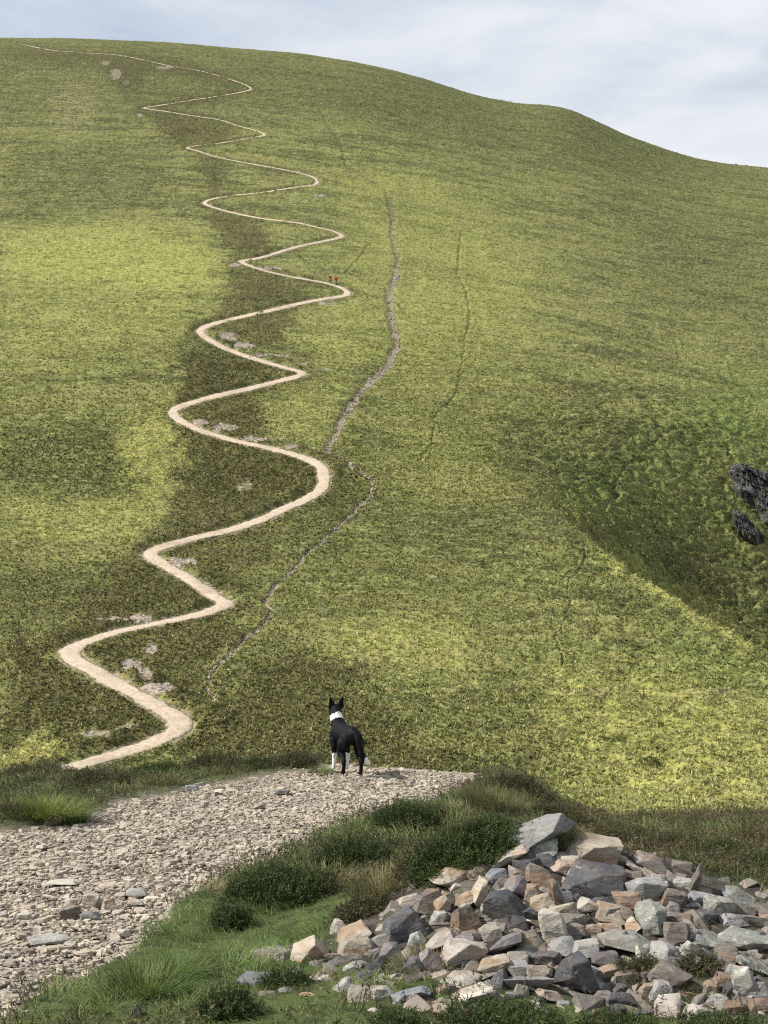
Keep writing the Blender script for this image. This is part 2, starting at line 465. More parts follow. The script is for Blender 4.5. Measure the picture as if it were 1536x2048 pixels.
def veg_and_light(px, py, x, y):
    """masks of what grows where and of the painted sun and cloud shade, ragged by noise that lies on the ground"""
    s = np.clip(150.0 / np.maximum(y, 60), .25, 2)
    wx = px + (fbm(x / 3.2, y / 6.5, 5, 101, .8) * 46) * s ** .5
    wy = py + (fbm(x / 3.2 + 50, y / 6.5, 5, 102, .8) * 26) * s ** .5
    h = np.zeros(px.shape); b = h.copy(); g = h.copy(); d = h.copy(); bare = h.copy(); ditch = h.copy(); pale = h.copy(); cut = h.copy()
    for poly, soft, k in HEATHER: h = np.maximum(h, k * poly_mask(wx, wy, poly, soft * 2.4))
    for poly, soft, k in BRIGHT: b = np.maximum(b, k * poly_mask(wx, wy, poly, soft))
    for poly, soft, k in GREEN: g = np.maximum(g, k * poly_mask(wx, wy, poly, soft))
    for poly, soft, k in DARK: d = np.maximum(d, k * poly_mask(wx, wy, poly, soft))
    vx = px + vnoise(x / 1.7, y / 2.5, 103) * 10 * s; vy = py + vnoise(x / 1.7, y / 2.5, 104) * 5 * s
    n = fbm(x / .9, y / 1.6, 3, 105)
    for pts, r, rock, dep in SCARS:
        wob = r * (1 + .9 * vnoise(x / 2.3, y / 4, 106))
        m = line_mask(vx, vy, pts, r, r * .8)
        ditch = np.maximum(ditch, m * (0.72 - rock * .5))
        bare = np.maximum(bare, rock * sstep(.3, .8, m + n * .6 - .15))
        cut = np.maximum(cut, dep * m)
    for cx, cy, rx, ry, k in BARE:
        if k <= 0: continue
        q = np.hypot((px - cx) / rx, (py - cy) / ry) + n * .55 + .25 * vnoise(x / .35, y / .6, 107)
        bare = np.maximum(bare, k * (1 - sstep(.55, 1.1, q)))
    pale = .8 * line_mask(vx, vy, [(786,440),(796,515),(790,560),(778,590),(785,640),(796,690),(772,735),(722,780),(692,825),(668,875),(650,902)], 13, 11)
    for cx, cy, rx, ry in PALE:
        q = np.hypot((px - cx) / rx, (py - cy) / ry) + n * .7
        pale = np.maximum(pale, 1 - sstep(.3, 1.2, q))
    return h, b, g, d, bare, ditch, pale, cut

# ------------------------------------------------------------------ hill mesh
NU = 980
uu = np.concatenate([np.linspace(-0.62, -0.30, 60, endpoint=False), np.linspace(-0.30, 0.30, NU), np.linspace(0.30, 0.62, 60)[1:]])
ydense = np.exp(np.linspace(math.log(55), math.log(700), 4000))
pyd = np.interp(np.log(ydense), _ly, _t)
wgt = (np.abs(np.gradient(pyd)) + 0.22) * (1 + 1.2 * sstep(150, 162, ydense) * (1 - sstep(215, 240, ydense)))
cum = np.cumsum(wgt); cum = (cum - cum[0]) / (cum[-1] - cum[0])
yrows = np.interp(np.linspace(0, 1, 1180), cum, ydense)
yrows = np.concatenate([np.linspace(17, 55, 40, endpoint=False), yrows, np.linspace(700, 1000, 24)[1:]])
UU, YY = np.meshgrid(uu, yrows)
XX = UU * YY
ZB = ground_z(XX, YY)
PX, PY = to_pix(XX, YY, ZB)
fx, fy = XX.ravel(), YY.ravel()
vh, vb, vg, vd, vbare, vdit, vpale, vcut = [a.reshape(XX.shape) for a in veg_and_light(PX.ravel(), PY.ravel(), fx, fy)]
# distance to the path
dist = np.full(XX.size, 99.0); pidx = np.zeros(XX.size, int)
py_hide = lambda q: q[1] > 420
PHIDE = np.zeros(len(PATH3))          # stretches where the heather hides most of the path
for qa, qb, k_ in (((525,271),(378,296),.9), ((612,371),(420,400),.75), ((445,643),(548,620),.85), ((300,213),(470,186),.85), ((480,166),(250,112),.75), ((320,221),(500,257),.5), ((430,314),(560,338),.3), ((480,429),(630,454),.6), ((225,110),(120,102),.3)):
    ia = np.argmin(np.hypot(pc[:, 0] - qa[0], pc[:, 1] - qa[1])); ib = np.argmin(np.hypot(pc[:, 0] - qb[0], pc[:, 1] - qb[1]))
    PHIDE[min(ia, ib):max(ia, ib)] = k_ * (.55 if py_hide(qa) else .85)
PHIDE = np.convolve(PHIDE, np.ones(9) / 9, mode='same')
sel = np.where((PX.ravel() > -250) & (PX.ravel() < 800) & (fy > 60))[0]
pd_ = path_dir(PATH3)
for i in sel:
    co, k, dd = kd_path.find((fx[i], fy[i], 0))
    dist[i] = dd; pidx[i] = k
dist = dist.reshape(XX.shape)
HW = 0.78                                       # half width of the path
hidp = np.zeros(XX.size); hidp[sel] = PHIDE[pidx[sel]]; hidp = hidp.reshape(XX.shape)
onpath = (1 - sstep(HW - .1, HW + .7, dist)) * (1 - hidp)
near_path = 1 - sstep(HW + .2, HW + 3.2, dist)
# tussocks and heather
far = sstep(120, 420, YY)
YS = YY + 1.1 * ZB                              # runs up the slope, so lumps keep their shape on steep ground
t1 = fbm(XX / .85, YS / .75, 4, 201, .75)
t2 = vnoise(XX / 2.2, YS / 2.0, 205)
t3 = vnoise(XX / 4.5, YY / 7.0, 206)
rid = 1 - np.abs(vnoise(XX / 2.6 + .6 * t2, (YY * .35 + ZB * 1.0) / .95 + .8 * t3 + .5 * t2, 207)) * 2.6
big = sstep(900, 1250, PX) * sstep(560, 900, PY)              # coarse tussock grass on the right flank
amp = 0.18 + 0.11 * vh - 0.03 * vb + 0.10 * far + .05 * near_path
dz = amp * (0.75 * t1 + 0.6 * t2) + .18 * t3 + big * (1 + .6 * sstep(150, 165, YY) * (1 - sstep(205, 235, YY))) * (0.46 * np.maximum(rid, -.4) + .18 * t2)
dz = dz * (1 - .9 * onpath) * (1 - .7 * vbare) + .16 * near_path * (1 - onpath) * (.6 + t2)
uph = sstep(-.5, .5, (fy - PATH3[pidx, 1]) + .0).reshape(XX.shape)
kb = sstep(HW - .05, HW + .75, dist) * (1 - sstep(HW + 1.3, HW + 3.0, dist)) * (YY > 60)
dz = dz + kb * (1 - vbare) * (uph * (.26 + .4 * t2) - (1 - uph) * .14)
bank = sstep(55, 75, YY)
ZH = ZB + dz * bank - vcut * (1 - onpath) - onpath * .03
ZH = np.where(YY < 22, ZH - .06, ZH)
V = np.stack([XX, YY, ZH], -1).reshape(-1, 3)
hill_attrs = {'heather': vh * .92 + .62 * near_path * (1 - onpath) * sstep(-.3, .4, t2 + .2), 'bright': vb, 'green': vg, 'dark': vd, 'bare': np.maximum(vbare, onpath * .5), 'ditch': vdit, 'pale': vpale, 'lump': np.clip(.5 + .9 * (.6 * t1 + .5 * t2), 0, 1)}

m_hill, t = mat_new("moor")
pos = t.n('ShaderNodeTexCoord').outputs['Object']
st = t.n('ShaderNodeMapping', i={'Vector': pos, 'Scale': (0.42, 0.85, 1.0)}).outputs[0]
a1 = t.noise(st, 0.10, 4, .6); a2 = t.noise(st, 0.70, 4, .6); a3 = t.noise(st, 2.6, 3, .65); a4 = t.noise(st, 8.0, 2, .6)
mixn = t.math('ADD', t.math('MULTIPLY', a2, .34), t.math('ADD', t.math('MULTIPLY', a3, .38), t.math('MULTIPLY', a4, .30)))
mixn = t.math('ADD', mixn, t.math('MULTIPLY', t.math('SUBTRACT', t.attr('lump'), .5), .16))
g_dark = (.036, .044, .014); g_mid = (.174, .186, .060); g_lite = (.385, .365, .150)
c = t.mix(t.ramp(mixn, .36, .52), g_dark, g_mid)
c = t.mix(t.ramp(mixn, .51, .68), c, g_lite)
brown = t.ramp(t.noise(st, .22, 5, .65), .48, .64)
c = t.mix(t.math('MULTIPLY', brown, t.ramp(mixn, .6, .4, .25, .75)), c, (.098, .074, .040))
ly = t.n('ShaderNodeMapping', i={'Vector': pos, 'Scale': (.035, .11, .11)}).outputs[0]
band = t.noise(ly, 1.0, 5, .62, .4)
c = t.mix(t.math('MULTIPLY', t.ramp(band, .50, .60), t.ramp(mixn, .62, .40, .2, .8)), c, (.046, .056, .020))
c = t.mix(t.math('MULTIPLY', t.ramp(band, .49, .38), t.ramp(mixn, .40, .60, .15, .7)), c, (.255, .232, .085))
bfac = t.math('MULTIPLY', t.attr('bright'), t.ramp(mixn, .34, .60, .45, 1.0))
c = t.mix(bfac, c, t.mix(t.ramp(a3, .4, .62), (.215, .232, .050), (.425, .415, .125)))
gfac = t.math('MULTIPLY', t.attr('green'), t.ramp(mixn, .36, .6, .2, 1.0))
c = t.mix(gfac, c, t.mix(t.ramp(a3, .4, .6), (.075, .112, .026), (.185, .225, .066)))
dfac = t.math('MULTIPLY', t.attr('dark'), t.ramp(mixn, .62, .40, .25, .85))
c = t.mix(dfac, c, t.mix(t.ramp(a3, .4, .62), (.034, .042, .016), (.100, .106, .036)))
hv = t.mix(t.ramp(mixn, .38, .62), (.026, .025, .012), (.108, .092, .043))
hv = t.mix(t.math('MULTIPLY', t.ramp(t.noise(st, 1.1, 4, .6), .47, .60), .65), hv, (.105, .104, .032))
hf = t.math('ADD', t.attr('heather'), t.math('ADD', t.math('MULTIPLY', t.math('SUBTRACT', a2, .5), 1.6), t.math('MULTIPLY', t.math('SUBTRACT', a3, .5), 1.2)), clamp=True)
hv = t.mix(t.math('MULTIPLY', t.ramp(t.noise(st, 1.7, 4, .7, .3), .54, .66), .8), hv, (.014, .014, .008))
c = t.mix(t.ramp(hf, .16, .85, 0, .80), c, hv)
pf = t.math('MULTIPLY', t.attr('pale'), t.ramp(t.math('ADD', t.math('MULTIPLY', a3, .6), t.math('MULTIPLY', a2, .4)), .44, .60))
c = t.mix(t.math('MULTIPLY', pf, .7), c, (.30, .25, .13))
c = t.mix(t.math('MULTIPLY', t.attr('ditch'), t.ramp(a3, .35, .6, .9, .25)), c, (.055, .047, .030))
bf = t.ramp(t.math('ADD', t.attr('bare'), t.math('MULTIPLY', t.math('SUBTRACT', a3, .5), 1.0)), .30, .60)
c = t.mix(bf, c, t.mix(t.ramp(a4, .35, .65), (.15, .12, .09), (.44, .375, .30)))
clump = t.noise(t.n('ShaderNodeMapping', i={'Vector': pos, 'Scale': (.30, .55, .55)}).outputs[0], 1.0, 4, .65, .5)
c = t.mix(t.math('MULTIPLY', t.ramp(clump, .58, .68), .62), c, (.024, .030, .011))
# dead straw flecks
c = t.mix(t.math('MULTIPLY', t.ramp(t.noise(st, 3.2, 2, .5), .60, .72), .5), c, (.28, .245, .115))
finish(t, c, .95, t.math('ADD', a4, t.math('MULTIPLY', a3, 1.2)), .30, .8, .1)

def build_hill():
    me = mesh_np("hill", V, [grid_faces(*XX.shape)], {k: a for k, a in hill_attrs.items()}, True)
    return tag(link("hill", me, [m_hill]), kind='structure')
hill = build_hill()

# ------------------------------------------------------------------ hill path ribbon
def resample(P, n_of):
    seg = np.linalg.norm(np.diff(P, axis=0), axis=1); s = np.concatenate([[0], np.cumsum(seg)])
    k = int(s[-1] / n_of); q = np.linspace(0, s[-1], k)
    return np.stack([np.interp(q, s, P[:, j]) for j in range(3)], 1), q
RP, rs = resample(PATH3, .3)
rd = path_dir(RP)
for _ in range(3):
    rd[1:-1] = .5 * rd[1:-1] + .25 * (rd[:-2] + rd[2:])
rd /= np.linalg.norm(rd, axis=1, keepdims=True)
perp = np.stack([-rd[:, 1], rd[:, 0]], 1)
ncross = 9
ts = np.linspace(-1, 1, ncross)
tap = 1 - .38 * sstep(200, 420, RP[:, 1])
wl = HW * tap * (1 + .40 * vnoise(rs / 3.0, rs * 0, 301) + .34 * vnoise(rs / .9, rs * 0, 302))
wr = HW * tap * (1 + .40 * vnoise(rs / 3.0, rs * 0 + 9, 303) + .34 * vnoise(rs / .9, rs * 0 + 9, 304))
half = np.where(ts[None] < 0, wl[:, None], wr[:, None]) * np.sign(ts)[None] * np.abs(ts)[None]
QX = RP[:, 0:1] + perp[:, 0:1] * half; QY = RP[:, 1:2] + perp[:, 1:2] * half
QZ = hill_z(QX / QY, QY) + .07 * (1 - ts[None] ** 4) - .025 + .03 * vnoise(QX / .5, QY / .5, 305) + .00010 * QY
m_path, t = mat_new("path_gravel")
pos = t.n('ShaderNodeTexCoord').outputs['Object']
b1 = t.noise(pos, 3.2, 6, .75); b2 = t.noise(pos, .6, 3, .6)
c = t.mix(t.ramp(b1, .35, .65), (.36, .275, .195), (.60, .49, .365))
c = t.mix(t.ramp(b2, .4, .65, 0, .5), c, (.42, .365, .295))
eg = t.math('ADD', t.attr('edge'), t.math('MULTIPLY', t.math('SUBTRACT', b1, .5), 1.3))
c = t.mix(t.ramp(eg, .72, .98), c, t.mix(t.ramp(b2, .4, .6), (.060, .056, .024), (.115, .112, .036)))
c = t.mix(t.ramp(t.noise(pos, .25, 4, .6), .48, .66, 0, .5), c, (.30, .235, .18))
finish(t, c, .95, b1, .12, .8, .1)
tag(link("hill_path", mesh_np("hill_path", np.stack([QX, QY, QZ], -1).reshape(-1, 3), [grid_faces(*QX.shape)], {'edge': np.broadcast_to(np.abs(ts)[None], QX.shape)}, True), [m_path]), kind='structure')

# ------------------------------------------------------------------ tufts that stand up from the moor
def moor_tufts(name, label, mat, want, n, seed, hh):
    r = np.random.default_rng(seed)
    ok = np.where(((PX > -60) & (PX < 1600) & (PY > 200) & (YY > 58) & (dist > HW + .25) & (vbare < .3) & (vdit < .25)).ravel())[0]
    pr = want.ravel()[ok] * (.08 + .92 * sstep(350, 1150, PY.ravel()[ok])); pr = np.clip(pr, 0, None); pr /= pr.sum()
    idx = r.choice(ok, n, p=pr)
    B = V[idx].copy(); yy = B[:, 1]
    B[:, 0] += r.normal(0, .05, n) * yy / 100; B[:, 2] -= .04
    K = 3
    B = np.repeat(B, K, 0); m = n * K; sc = np.repeat((.8 + yy / 220), K)
    az = r.uniform(0, 2 * np.pi, m); lean = r.uniform(.1, 1.1, m); h = r.uniform(*hh, m) * sc; wd = r.uniform(.035, .09, m) * sc
    S = np.stack([np.cos(az), np.sin(az), np.zeros(m)], 1); a2_ = az + r.normal(np.pi / 2, .5, m)
    T = B + np.stack([np.cos(a2_) * lean * h, np.sin(a2_) * lean * h, h * (1 - .25 * lean)], 1)
    Vt = np.stack([B - S * wd[:, None], B + S * wd[:, None], T], 1).reshape(-1, 3)
    tint = np.repeat(np.clip(r.normal(.5, .24, n) + .5 * vb.ravel()[idx] - .34 * vd.ravel()[idx], 0, 1), 3 * K)  # tint also carries the painted sun patches and cloud shade
    tag(link(name, mesh_np(name, Vt, [np.arange(3 * m).reshape(-1, 3)], {'tint': tint}), [mat]), label, name.replace('_', ' '), kind='stuff')
def tuft_mat(name, cols):
    m, t = mat_new(name)
    cr = t.n('ShaderNodeValToRGB', i={'Fac': t.attr('tint')})
    e = cr.color_ramp.elements
    while len(e) < len(cols): e.new(.5)
    for k, cc in enumerate(cols):
        e[k].position = k / (len(cols) - 1); e[k].color = (*cc, 1)
    finish(t, cr.outputs[0], .8, spec=.1, translucent=.25)
    return m
wh = np.clip(vh + .5 * near_path, 0, 1)
moor_tufts("moor_grass", "rough yellow green grass tussocks covering the hillside", tuft_mat("moor_blades", [(.070,.084,.025), (.145,.165,.050), (.230,.240,.078), (.33,.318,.115), (.45,.40,.19)]), (1 - .85 * wh) * (1 - .45 * big * (YY > 148)), 80000, 41, (.08, .25))
moor_tufts("moor_heather", "dark heather mat on the hillside around the zigzag path", tuft_mat("moor_heather_sprigs", [(.040,.037,.018), (.095,.088,.038), (.155,.138,.064), (.18,.185,.062), (.28,.24,.13)]), wh, 46000, 42, (.07, .20))
# ------------------------------------------------------------------ near ground
GRAVEL = [(-900,1700),(-300,1680),(0,1656),(100,1652),(160,1640),(235,1600),(370,1574),(480,1556),(560,1542),(640,1532),(700,1515),(800,1515),(985,1535),(960,1562),(900,1590),(850,1612),(700,1640),(605,1690),(500,1736),(430,1760),(392,1785),(340,1835),(285,1890),(230,1925),(190,1958),(130,1975),(85,2000),(40,2030),(-20,2080),(-200,2200),(-900,2600)]
gx = np.concatenate([np.linspace(-14, -4, 40, endpoint=False), np.linspace(-4, 4, 330), np.linspace(4, 14, 40)[1:]])
gy = np.concatenate([np.linspace(-8, 4, 40, endpoint=False), np.linspace(4, 14.5, 430), np.linspace(14.5, 20, 30)[1:]])
GX, GY = np.meshgrid(gx, gy)
GZ = ground_z(GX, GY)
gpx, gpy = to_pix(GX, np.maximum(GY, 3.0), GZ)
def gravel_mask(px, py, x, y):
    n = fbm(x / .55, y / .55, 3, 401, .6); n2 = fbm(x / .55 + 40, y / .55, 3, 402, .6)
    k = np.clip(7.5 / np.maximum(y, 3), .4, 2)
    return poly_mask(px + 22 * n * k, py + 12 * n2 * k * k, GRAVEL, 14)
HEAP = np.array([(500, 1925), (640, 1890), (740, 1835), (860, 1755), (980, 1690), (1070, 1672), (1200, 1685), (1330, 1715), (1420, 1765), (1536, 1785), (1680, 1830)], float)
cm = sstep(-12, 12, gpy - np.interp(gpx, HEAP[:, 0], HEAP[:, 1])) * (gpx > 640) * sstep(.015, .07, cairn_h(GX, GY) + .05 * fbm(GX / .3, GY / .3, 2, 404))
gm = gravel_mask(gpx.ravel(), gpy.ravel(), GX.ravel(), GY.ravel()).reshape(GX.shape)
GZ = GZ + (1 - gm) * .03 - gm * .03 + .008 * fbm(GX / .09, GY / .09, 2, 403)
m_ground, t = mat_new("earth")
pos = t.n('ShaderNodeTexCoord').outputs['Object']
e1 = t.noise(pos, 9, 5, .65); e2 = t.noise(pos, 1.3, 4, .6); e3 = t.noise(pos, 60, 3, .7)
soil = t.mix(t.ramp(e1, .3, .7), (.060, .043, .030), (.165, .12, .085))
grit = t.mix(t.ramp(e3, .38, .62), (.16, .135, .11), (.40, .35, .30))
path_c = t.mix(t.ramp(e2, .42, .62, .35, .9), soil, grit)
turf = t.mix(t.ramp(e1, .35, .6), (.026, .034, .012), (.070, .088, .028))
c = t.mix(t.attr('gravel'), turf, path_c)
c = t.mix(t.attr('cairn'), c, t.mix(t.ramp(e1, .35, .65), (.030, .026, .022), (.085, .070, .055)))
finish(t, c, .95, t.math('ADD', e1, t.math('MULTIPLY', e3, .4)), .02, .7, .15)
tag(link("ground", mesh_np("ground", np.stack([GX, GY, GZ], -1).reshape(-1, 3), [grid_faces(*GX.shape)], {'gravel': gm, 'cairn': cm}, True), [m_ground]), kind='structure')
def gz(x, y):
    return ground_z(np.asarray(x, float), np.asarray(y, float))

# ------------------------------------------------------------------ gravel: flat chips of slate
def chips(P, size, seed, flat=(.10, .24), tilt=.13):
    r = np.random.default_rng(seed); n = len(P); K = 6
    ang = (np.arange(K)[None] + r.uniform(-.38, .38, (n, K))) * (2 * np.pi / K)
    rad = r.uniform(.55, 1.05, (n, K)) * .5
    asp = r.uniform(.38, .95, n); yaw = r.uniform(0, 2 * np.pi, n)
    lx = np.cos(ang) * rad; ly = np.sin(ang) * rad * asp[:, None]
    th = r.uniform(*flat, n) * .5
    top = np.stack([lx * r.uniform(.78, 1, (n, K)), ly * r.uniform(.78, 1, (n, K)), np.repeat(th[:, None], K, 1)], -1)
    bot = np.stack([lx, ly, -np.repeat(th[:, None], K, 1)], -1)
    L = np.concatenate([top, bot], 1) * size[:, None, None]
    tx = r.normal(0, tilt, n); ty = r.normal(0, tilt, n)
    cy, sy = np.cos(yaw), np.sin(yaw)
    X = L[..., 0] * cy[:, None] - L[..., 1] * sy[:, None]; Y = L[..., 0] * sy[:, None] + L[..., 1] * cy[:, None]
    Z = L[..., 2] + X * tx[:, None] + Y * ty[:, None]
    Vv = np.stack([X, Y, Z], -1) + P[:, None, :]
    base = np.arange(n)[:, None] * (2 * K)
    tops = base + np.arange(K)[None]
    k = np.arange(K); k2 = (k + 1) % K
    sides = np.stack([base + k, base + K + k, base + K + k2, base + k2], -1).reshape(-1, 4)
    tint = np.repeat(r.uniform(0, 1, n), 2 * K)
    return Vv.reshape(-1, 3), [tops, sides], tint

def chip_material(name, cols):
    m, t = mat_new(name)
    pos = t.n('ShaderNodeTexCoord').outputs['Object']
    ti = t.attr('tint')
    cr = t.n('ShaderNodeValToRGB', i={'Fac': ti})
    e = cr.color_ramp.elements
    while len(e) < len(cols): e.new(.5)
    for k, cc in enumerate(cols):
        e[k].position = k / (len(cols) - 1); e[k].color = (*cc, 1)
    n = t.noise(pos, 40, 4, .65); n2 = t.noise(pos, 1.2, 3, .6)
    c = t.mix(t.ramp(n, .35, .7, 0, .55), cr.outputs[0], (.20, .165, .13))
    c = t.mix(t.ramp(n2, .45, .65, 0, .35), c, (.34, .29, .235))
    finish(t, c, .85, n, .008, .6, .25)
    return m
PALEROCK = [(.15,.12,.09), (.30,.25,.185), (.42,.36,.27), (.36,.31,.245), (.49,.43,.335), (.255,.23,.20), (.47,.39,.295), (.57,.505,.40), (.345,.28,.205)]
m_chip = chip_material("slate_chips", PALEROCK)
r = np.random.default_rng(11)
N0 = 210000
cxx = r.uniform(-5.5, 2.6, N0); cyy = 4.0 + (r.uniform(0, 1, N0) ** 1.15) * 10.3
cz_ = gz(cxx, cyy); cpx, cpy = to_pix(cxx, cyy, cz_)
g = gravel_mask(cpx, cpy, cxx, cyy)
soilp = sstep(-.05, .3, fbm(cxx / .8, cyy / .8, 3, 411))
bl = (1 - sstep(110, 250, np.abs(cpx - 130))) * sstep(1900, 1950, cpy)         # trodden bare soil beside the verge
keep = (cpx > -420) & (cpx < 1100) & (r.uniform(0, 1, N0) < sstep(.08, .5, g) * (1.0 - .30 * soilp) * (1 - .75 * bl)) & (cyy < 14.2)
P = np.stack([cxx, cyy, cz_], 1)[keep]
sz = np.clip(r.lognormal(math.log(.0275), .47, len(P)), .012, .14)
P[:, 2] += r.uniform(-.026, -.012, len(P)) + sz * .10
Vc, fc, tc_ = chips(P, sz, 12)
tag(link("gravel", mesh_np("gravel", Vc, fc, {'tint': tc_}), [m_chip]), "pale slate chips covering the near footpath", "gravel", kind='stuff')
print("chips", len(P))

# loose scree on the hill beside the path
scr = []
for cx, cy, rx, ry, k in BARE:
    if k < .55 or cy < 300: continue
    n = int(rx * ry * .18)
    a = r.uniform(0, 2 * np.pi, n); q = np.sqrt(r.uniform(0, 1.2, n))
    scr.append(np.stack([cx + rx * q * np.cos(a), cy + ry * q * np.sin(a)], 1))
for pts, rr, rock, dep in SCARS:
    if rock < .5: continue
    cc = catmull(pts, 2.0)
    cc = np.repeat(cc, 2, 0) + r.normal(0, rr * .75, (len(cc) * 2, 2))
    cc = cc[r.uniform(0, 1, len(cc)) < rock * (.4 + .9 * (vnoise(cc[:, 0] / 13, cc[:, 1] / 13, 77) > -.1))]
    scr.append(cc)
scr = np.vstack(scr)
Ps = hill_hit(scr[:, 0], scr[:, 1])
Vs, fs, ts_ = chips(Ps + [0, 0, -.02], np.clip(r.lognormal(math.log(.17), .5, len(Ps)), .07, .5) * np.clip(Ps[:, 1] / 150, .7, 1.8), 13, (.3, .7), .3)
tag(link("scree", mesh_np("scree", Vs, fs, {'tint': ts_}), [chip_material('scree_stone', [(.09,.072,.055), (.19,.15,.115), (.29,.235,.18), (.40,.33,.26), (.23,.19,.155)])]), "loose pale scree beside the zigzag path on the hill", "scree", kind='stuff')

# ------------------------------------------------------------------ plants: blades and sprigs
def blades(P, h, wd, lean, seed, az=None, curl=1.0, rnd=None):
    r = np.random.default_rng(seed); n = len(P)
    az = r.uniform(0, 2 * np.pi, n) if az is None else az
    D = np.stack([np.cos(az), np.sin(az), np.zeros(n)], 1)
    sa = az + np.pi / 2 + r.uniform(-.9, .9, n)
    S = np.stack([np.cos(sa), np.sin(sa), np.zeros(n)], 1)
    out = []
    for tt, ww in ((0, 1.0), (.4, .85), (.75, .55), (1.0, 0)):
        c = P + D * (lean * h * (tt * .35 + curl * .65 * tt * tt))[:, None]
        c[:, 2] += h * (tt - .32 * np.clip(lean, 0, 1.6) * tt * tt)
        if ww > 0:
            out += [c - S * (wd * ww * .5)[:, None], c + S * (wd * ww * .5)[:, None]]
        else:
            out.append(c)
    Vv = np.stack(out, 1).reshape(-1, 3)
    b = np.arange(n)[:, None] * 7
    quads = np.concatenate([b + [[0, 1, 3, 2]], b + [[2, 3, 5, 4]]])
    tris = b + [[4, 5, 6]]
    tint = r.uniform(0, 1, n) if rnd is None else rnd
    return Vv, [quads, tris], np.repeat(tint, 7)

def needles(P, A, ln, wd, seed, tint):
    """one thin leaf (a triangle) from every point P along axis A"""
    r = np.random.default_rng(seed); n = len(P)
    R = r.normal(0, 1, (n, 3)); S = np.cross(A, R); S /= np.maximum(np.linalg.norm(S, axis=1, keepdims=True), 1e-6)
    Vv = np.stack([P - S * (wd * .5)[:, None], P + S * (wd * .5)[:, None], P + A * ln[:, None]], 1).reshape(-1, 3)
    return Vv, [np.arange(3 * n).reshape(-1, 3)], np.repeat(tint, 3)

def sprigs(P, A, ln, k, seed, tint, leaf=(.012, .0028)):
    """heather shoots: k short leaves round a stem of length ln along A, plus the stem"""
    r = np.random.default_rng(seed); n = len(P)
    t = r.uniform(.1, 1, (n, k)); 
    B = P[:, None] + A[:, None] * (ln[:, None] * t)[..., None]
    R = r.normal(0, 1, (n, k, 3)); R = R + A[:, None] * .7; R /= np.linalg.norm(R, axis=2, keepdims=True)
    ll = leaf[0] * r.uniform(.7, 1.5, (n, k)); 
    f = ln[:, None] / .07
    v1, f1, t1 = needles(B.reshape(-1, 3), R.reshape(-1, 3), (ll * f).ravel(), (leaf[1] * f * np.ones_like(ll)).ravel(), seed + 1, (np.repeat(tint[:, None], k, 1) + r.uniform(-.12, .12, (n, k))).ravel())
    v2, f2, t2 = needles(P, A, ln, np.full(n, .004), seed + 2, np.clip(tint * .5, 0, 1))
    return np.vstack([v1, v2]), [np.vstack([f1[0], f2[0] + len(v1)])], np.concatenate([t1, t2])

def plant_material(name, cols, pos_=None, tr=.25):
    m, t = mat_new(name)
    cr = t.n('ShaderNodeValToRGB', i={'Fac': t.attr('tint')})
    e = cr.color_ramp.elements
    while len(e) < len(cols): e.new(.5)
    for k, cc in enumerate(cols):
        e[k].position = pos_[k] if pos_ else k / (len(cols) - 1); e[k].color = (*cc, 1)
    n = t.noise(t.n('ShaderNodeTexCoord').outputs['Object'], 2.2, 3, .6)
    c = t.hsv(cr.outputs[0], .5, 1.0, t.ramp(n, .35, .65, .75, 1.25))
    finish(t, c, .6, spec=.25, translucent=tr)
    return m
m_grass = plant_material("grass_blades", [(.038,.066,.016), (.085,.130,.032), (.125,.175,.046), (.170,.198,.066), (.24,.22,.105), (.38,.33,.18)], [0, .3, .55, .74, .88, 1])
m_straw = plant_material("straw_blades", [(.060,.075,.022), (.13,.13,.050), (.22,.185,.085), (.36,.29,.155)], None)
m_lush = plant_material("lush_blades", [(.050,.085,.016), (.10,.155,.026), (.19,.21,.045), (.29,.265,.09)], None)
m_heath = plant_material("heather_leaves", [(.026,.038,.012), (.048,.070,.020), (.080,.108,.030), (.120,.130,.046), (.14,.105,.062), (.22,.165,.115)], [0, .3, .6, .8, .92, 1], .15)
m_heathb = plant_material("brown_heather_leaves", [(.032,.032,.015), (.062,.060,.026), (.100,.090,.038), (.130,.098,.056), (.20,.145,.105)], None, .15)

# grass and low heather cover
r = np.random.default_rng(21)
N0 = 620000
x = r.uniform(-5.2, 5.0, N0); y = 4.1 + (r.uniform(0, 1, N0) ** 1.25) * 11.4
z = gz(x, y); px, py = to_pix(x, y, z)
g = gravel_mask(px, py, x, y)
ok = (px > -300) & (px < 2150) & (g < .5) & (py < 2260)
ok |= (r.uniform(0, 1, N0) < .010) & (g >= .35) & (px > -100) & (px < 1100) & (fbm(x / .5, y / .5, 2, 455) > .15)
x, y, z, px, py = x[ok], y[ok], z[ok], px[ok], py[ok]
cair = cairn_h(x, y)
hn = fbm(x / .7, y / .7, 3, 421)
verge = poly_mask(px, py, [(60,2060),(230,1925),(340,1835),(400,1790),(470,1790),(600,1780),(700,1830),(640,1900),(560,1950),(480,2060)], 40)
leftbank = (px < 640) & (py < 1670)
lowr = (px > 420) & (py > 1880)
heathy = -.35 * lowr + np.where(leftbank, .62 + .25 * hn, .55 + .35 * hn) - verge * .8 + .25 * (px > 1150) * (py < 1760)
ish = r.uniform(0, 1, len(x)) < np.clip(heathy, 0, .95)
heap = sstep(-12, 12, py - np.interp(px, HEAP[:, 0], HEAP[:, 1])) * (px > 640)
rk = r.uniform(0, 1, len(x)) < np.where((cair > .03) & (heap > .5), .10, 1)
gs = (~ish) & rk & (r.uniform(0, 1, len(x)) < np.where(lowr, 1.0, .66))
xg, yg, zg = x[gs], y[gs], z[gs]
vg_ = verge[gs]; n = len(xg)
tall = sstep(.0, .5, fbm(xg / .45, yg / .45, 2, 431))
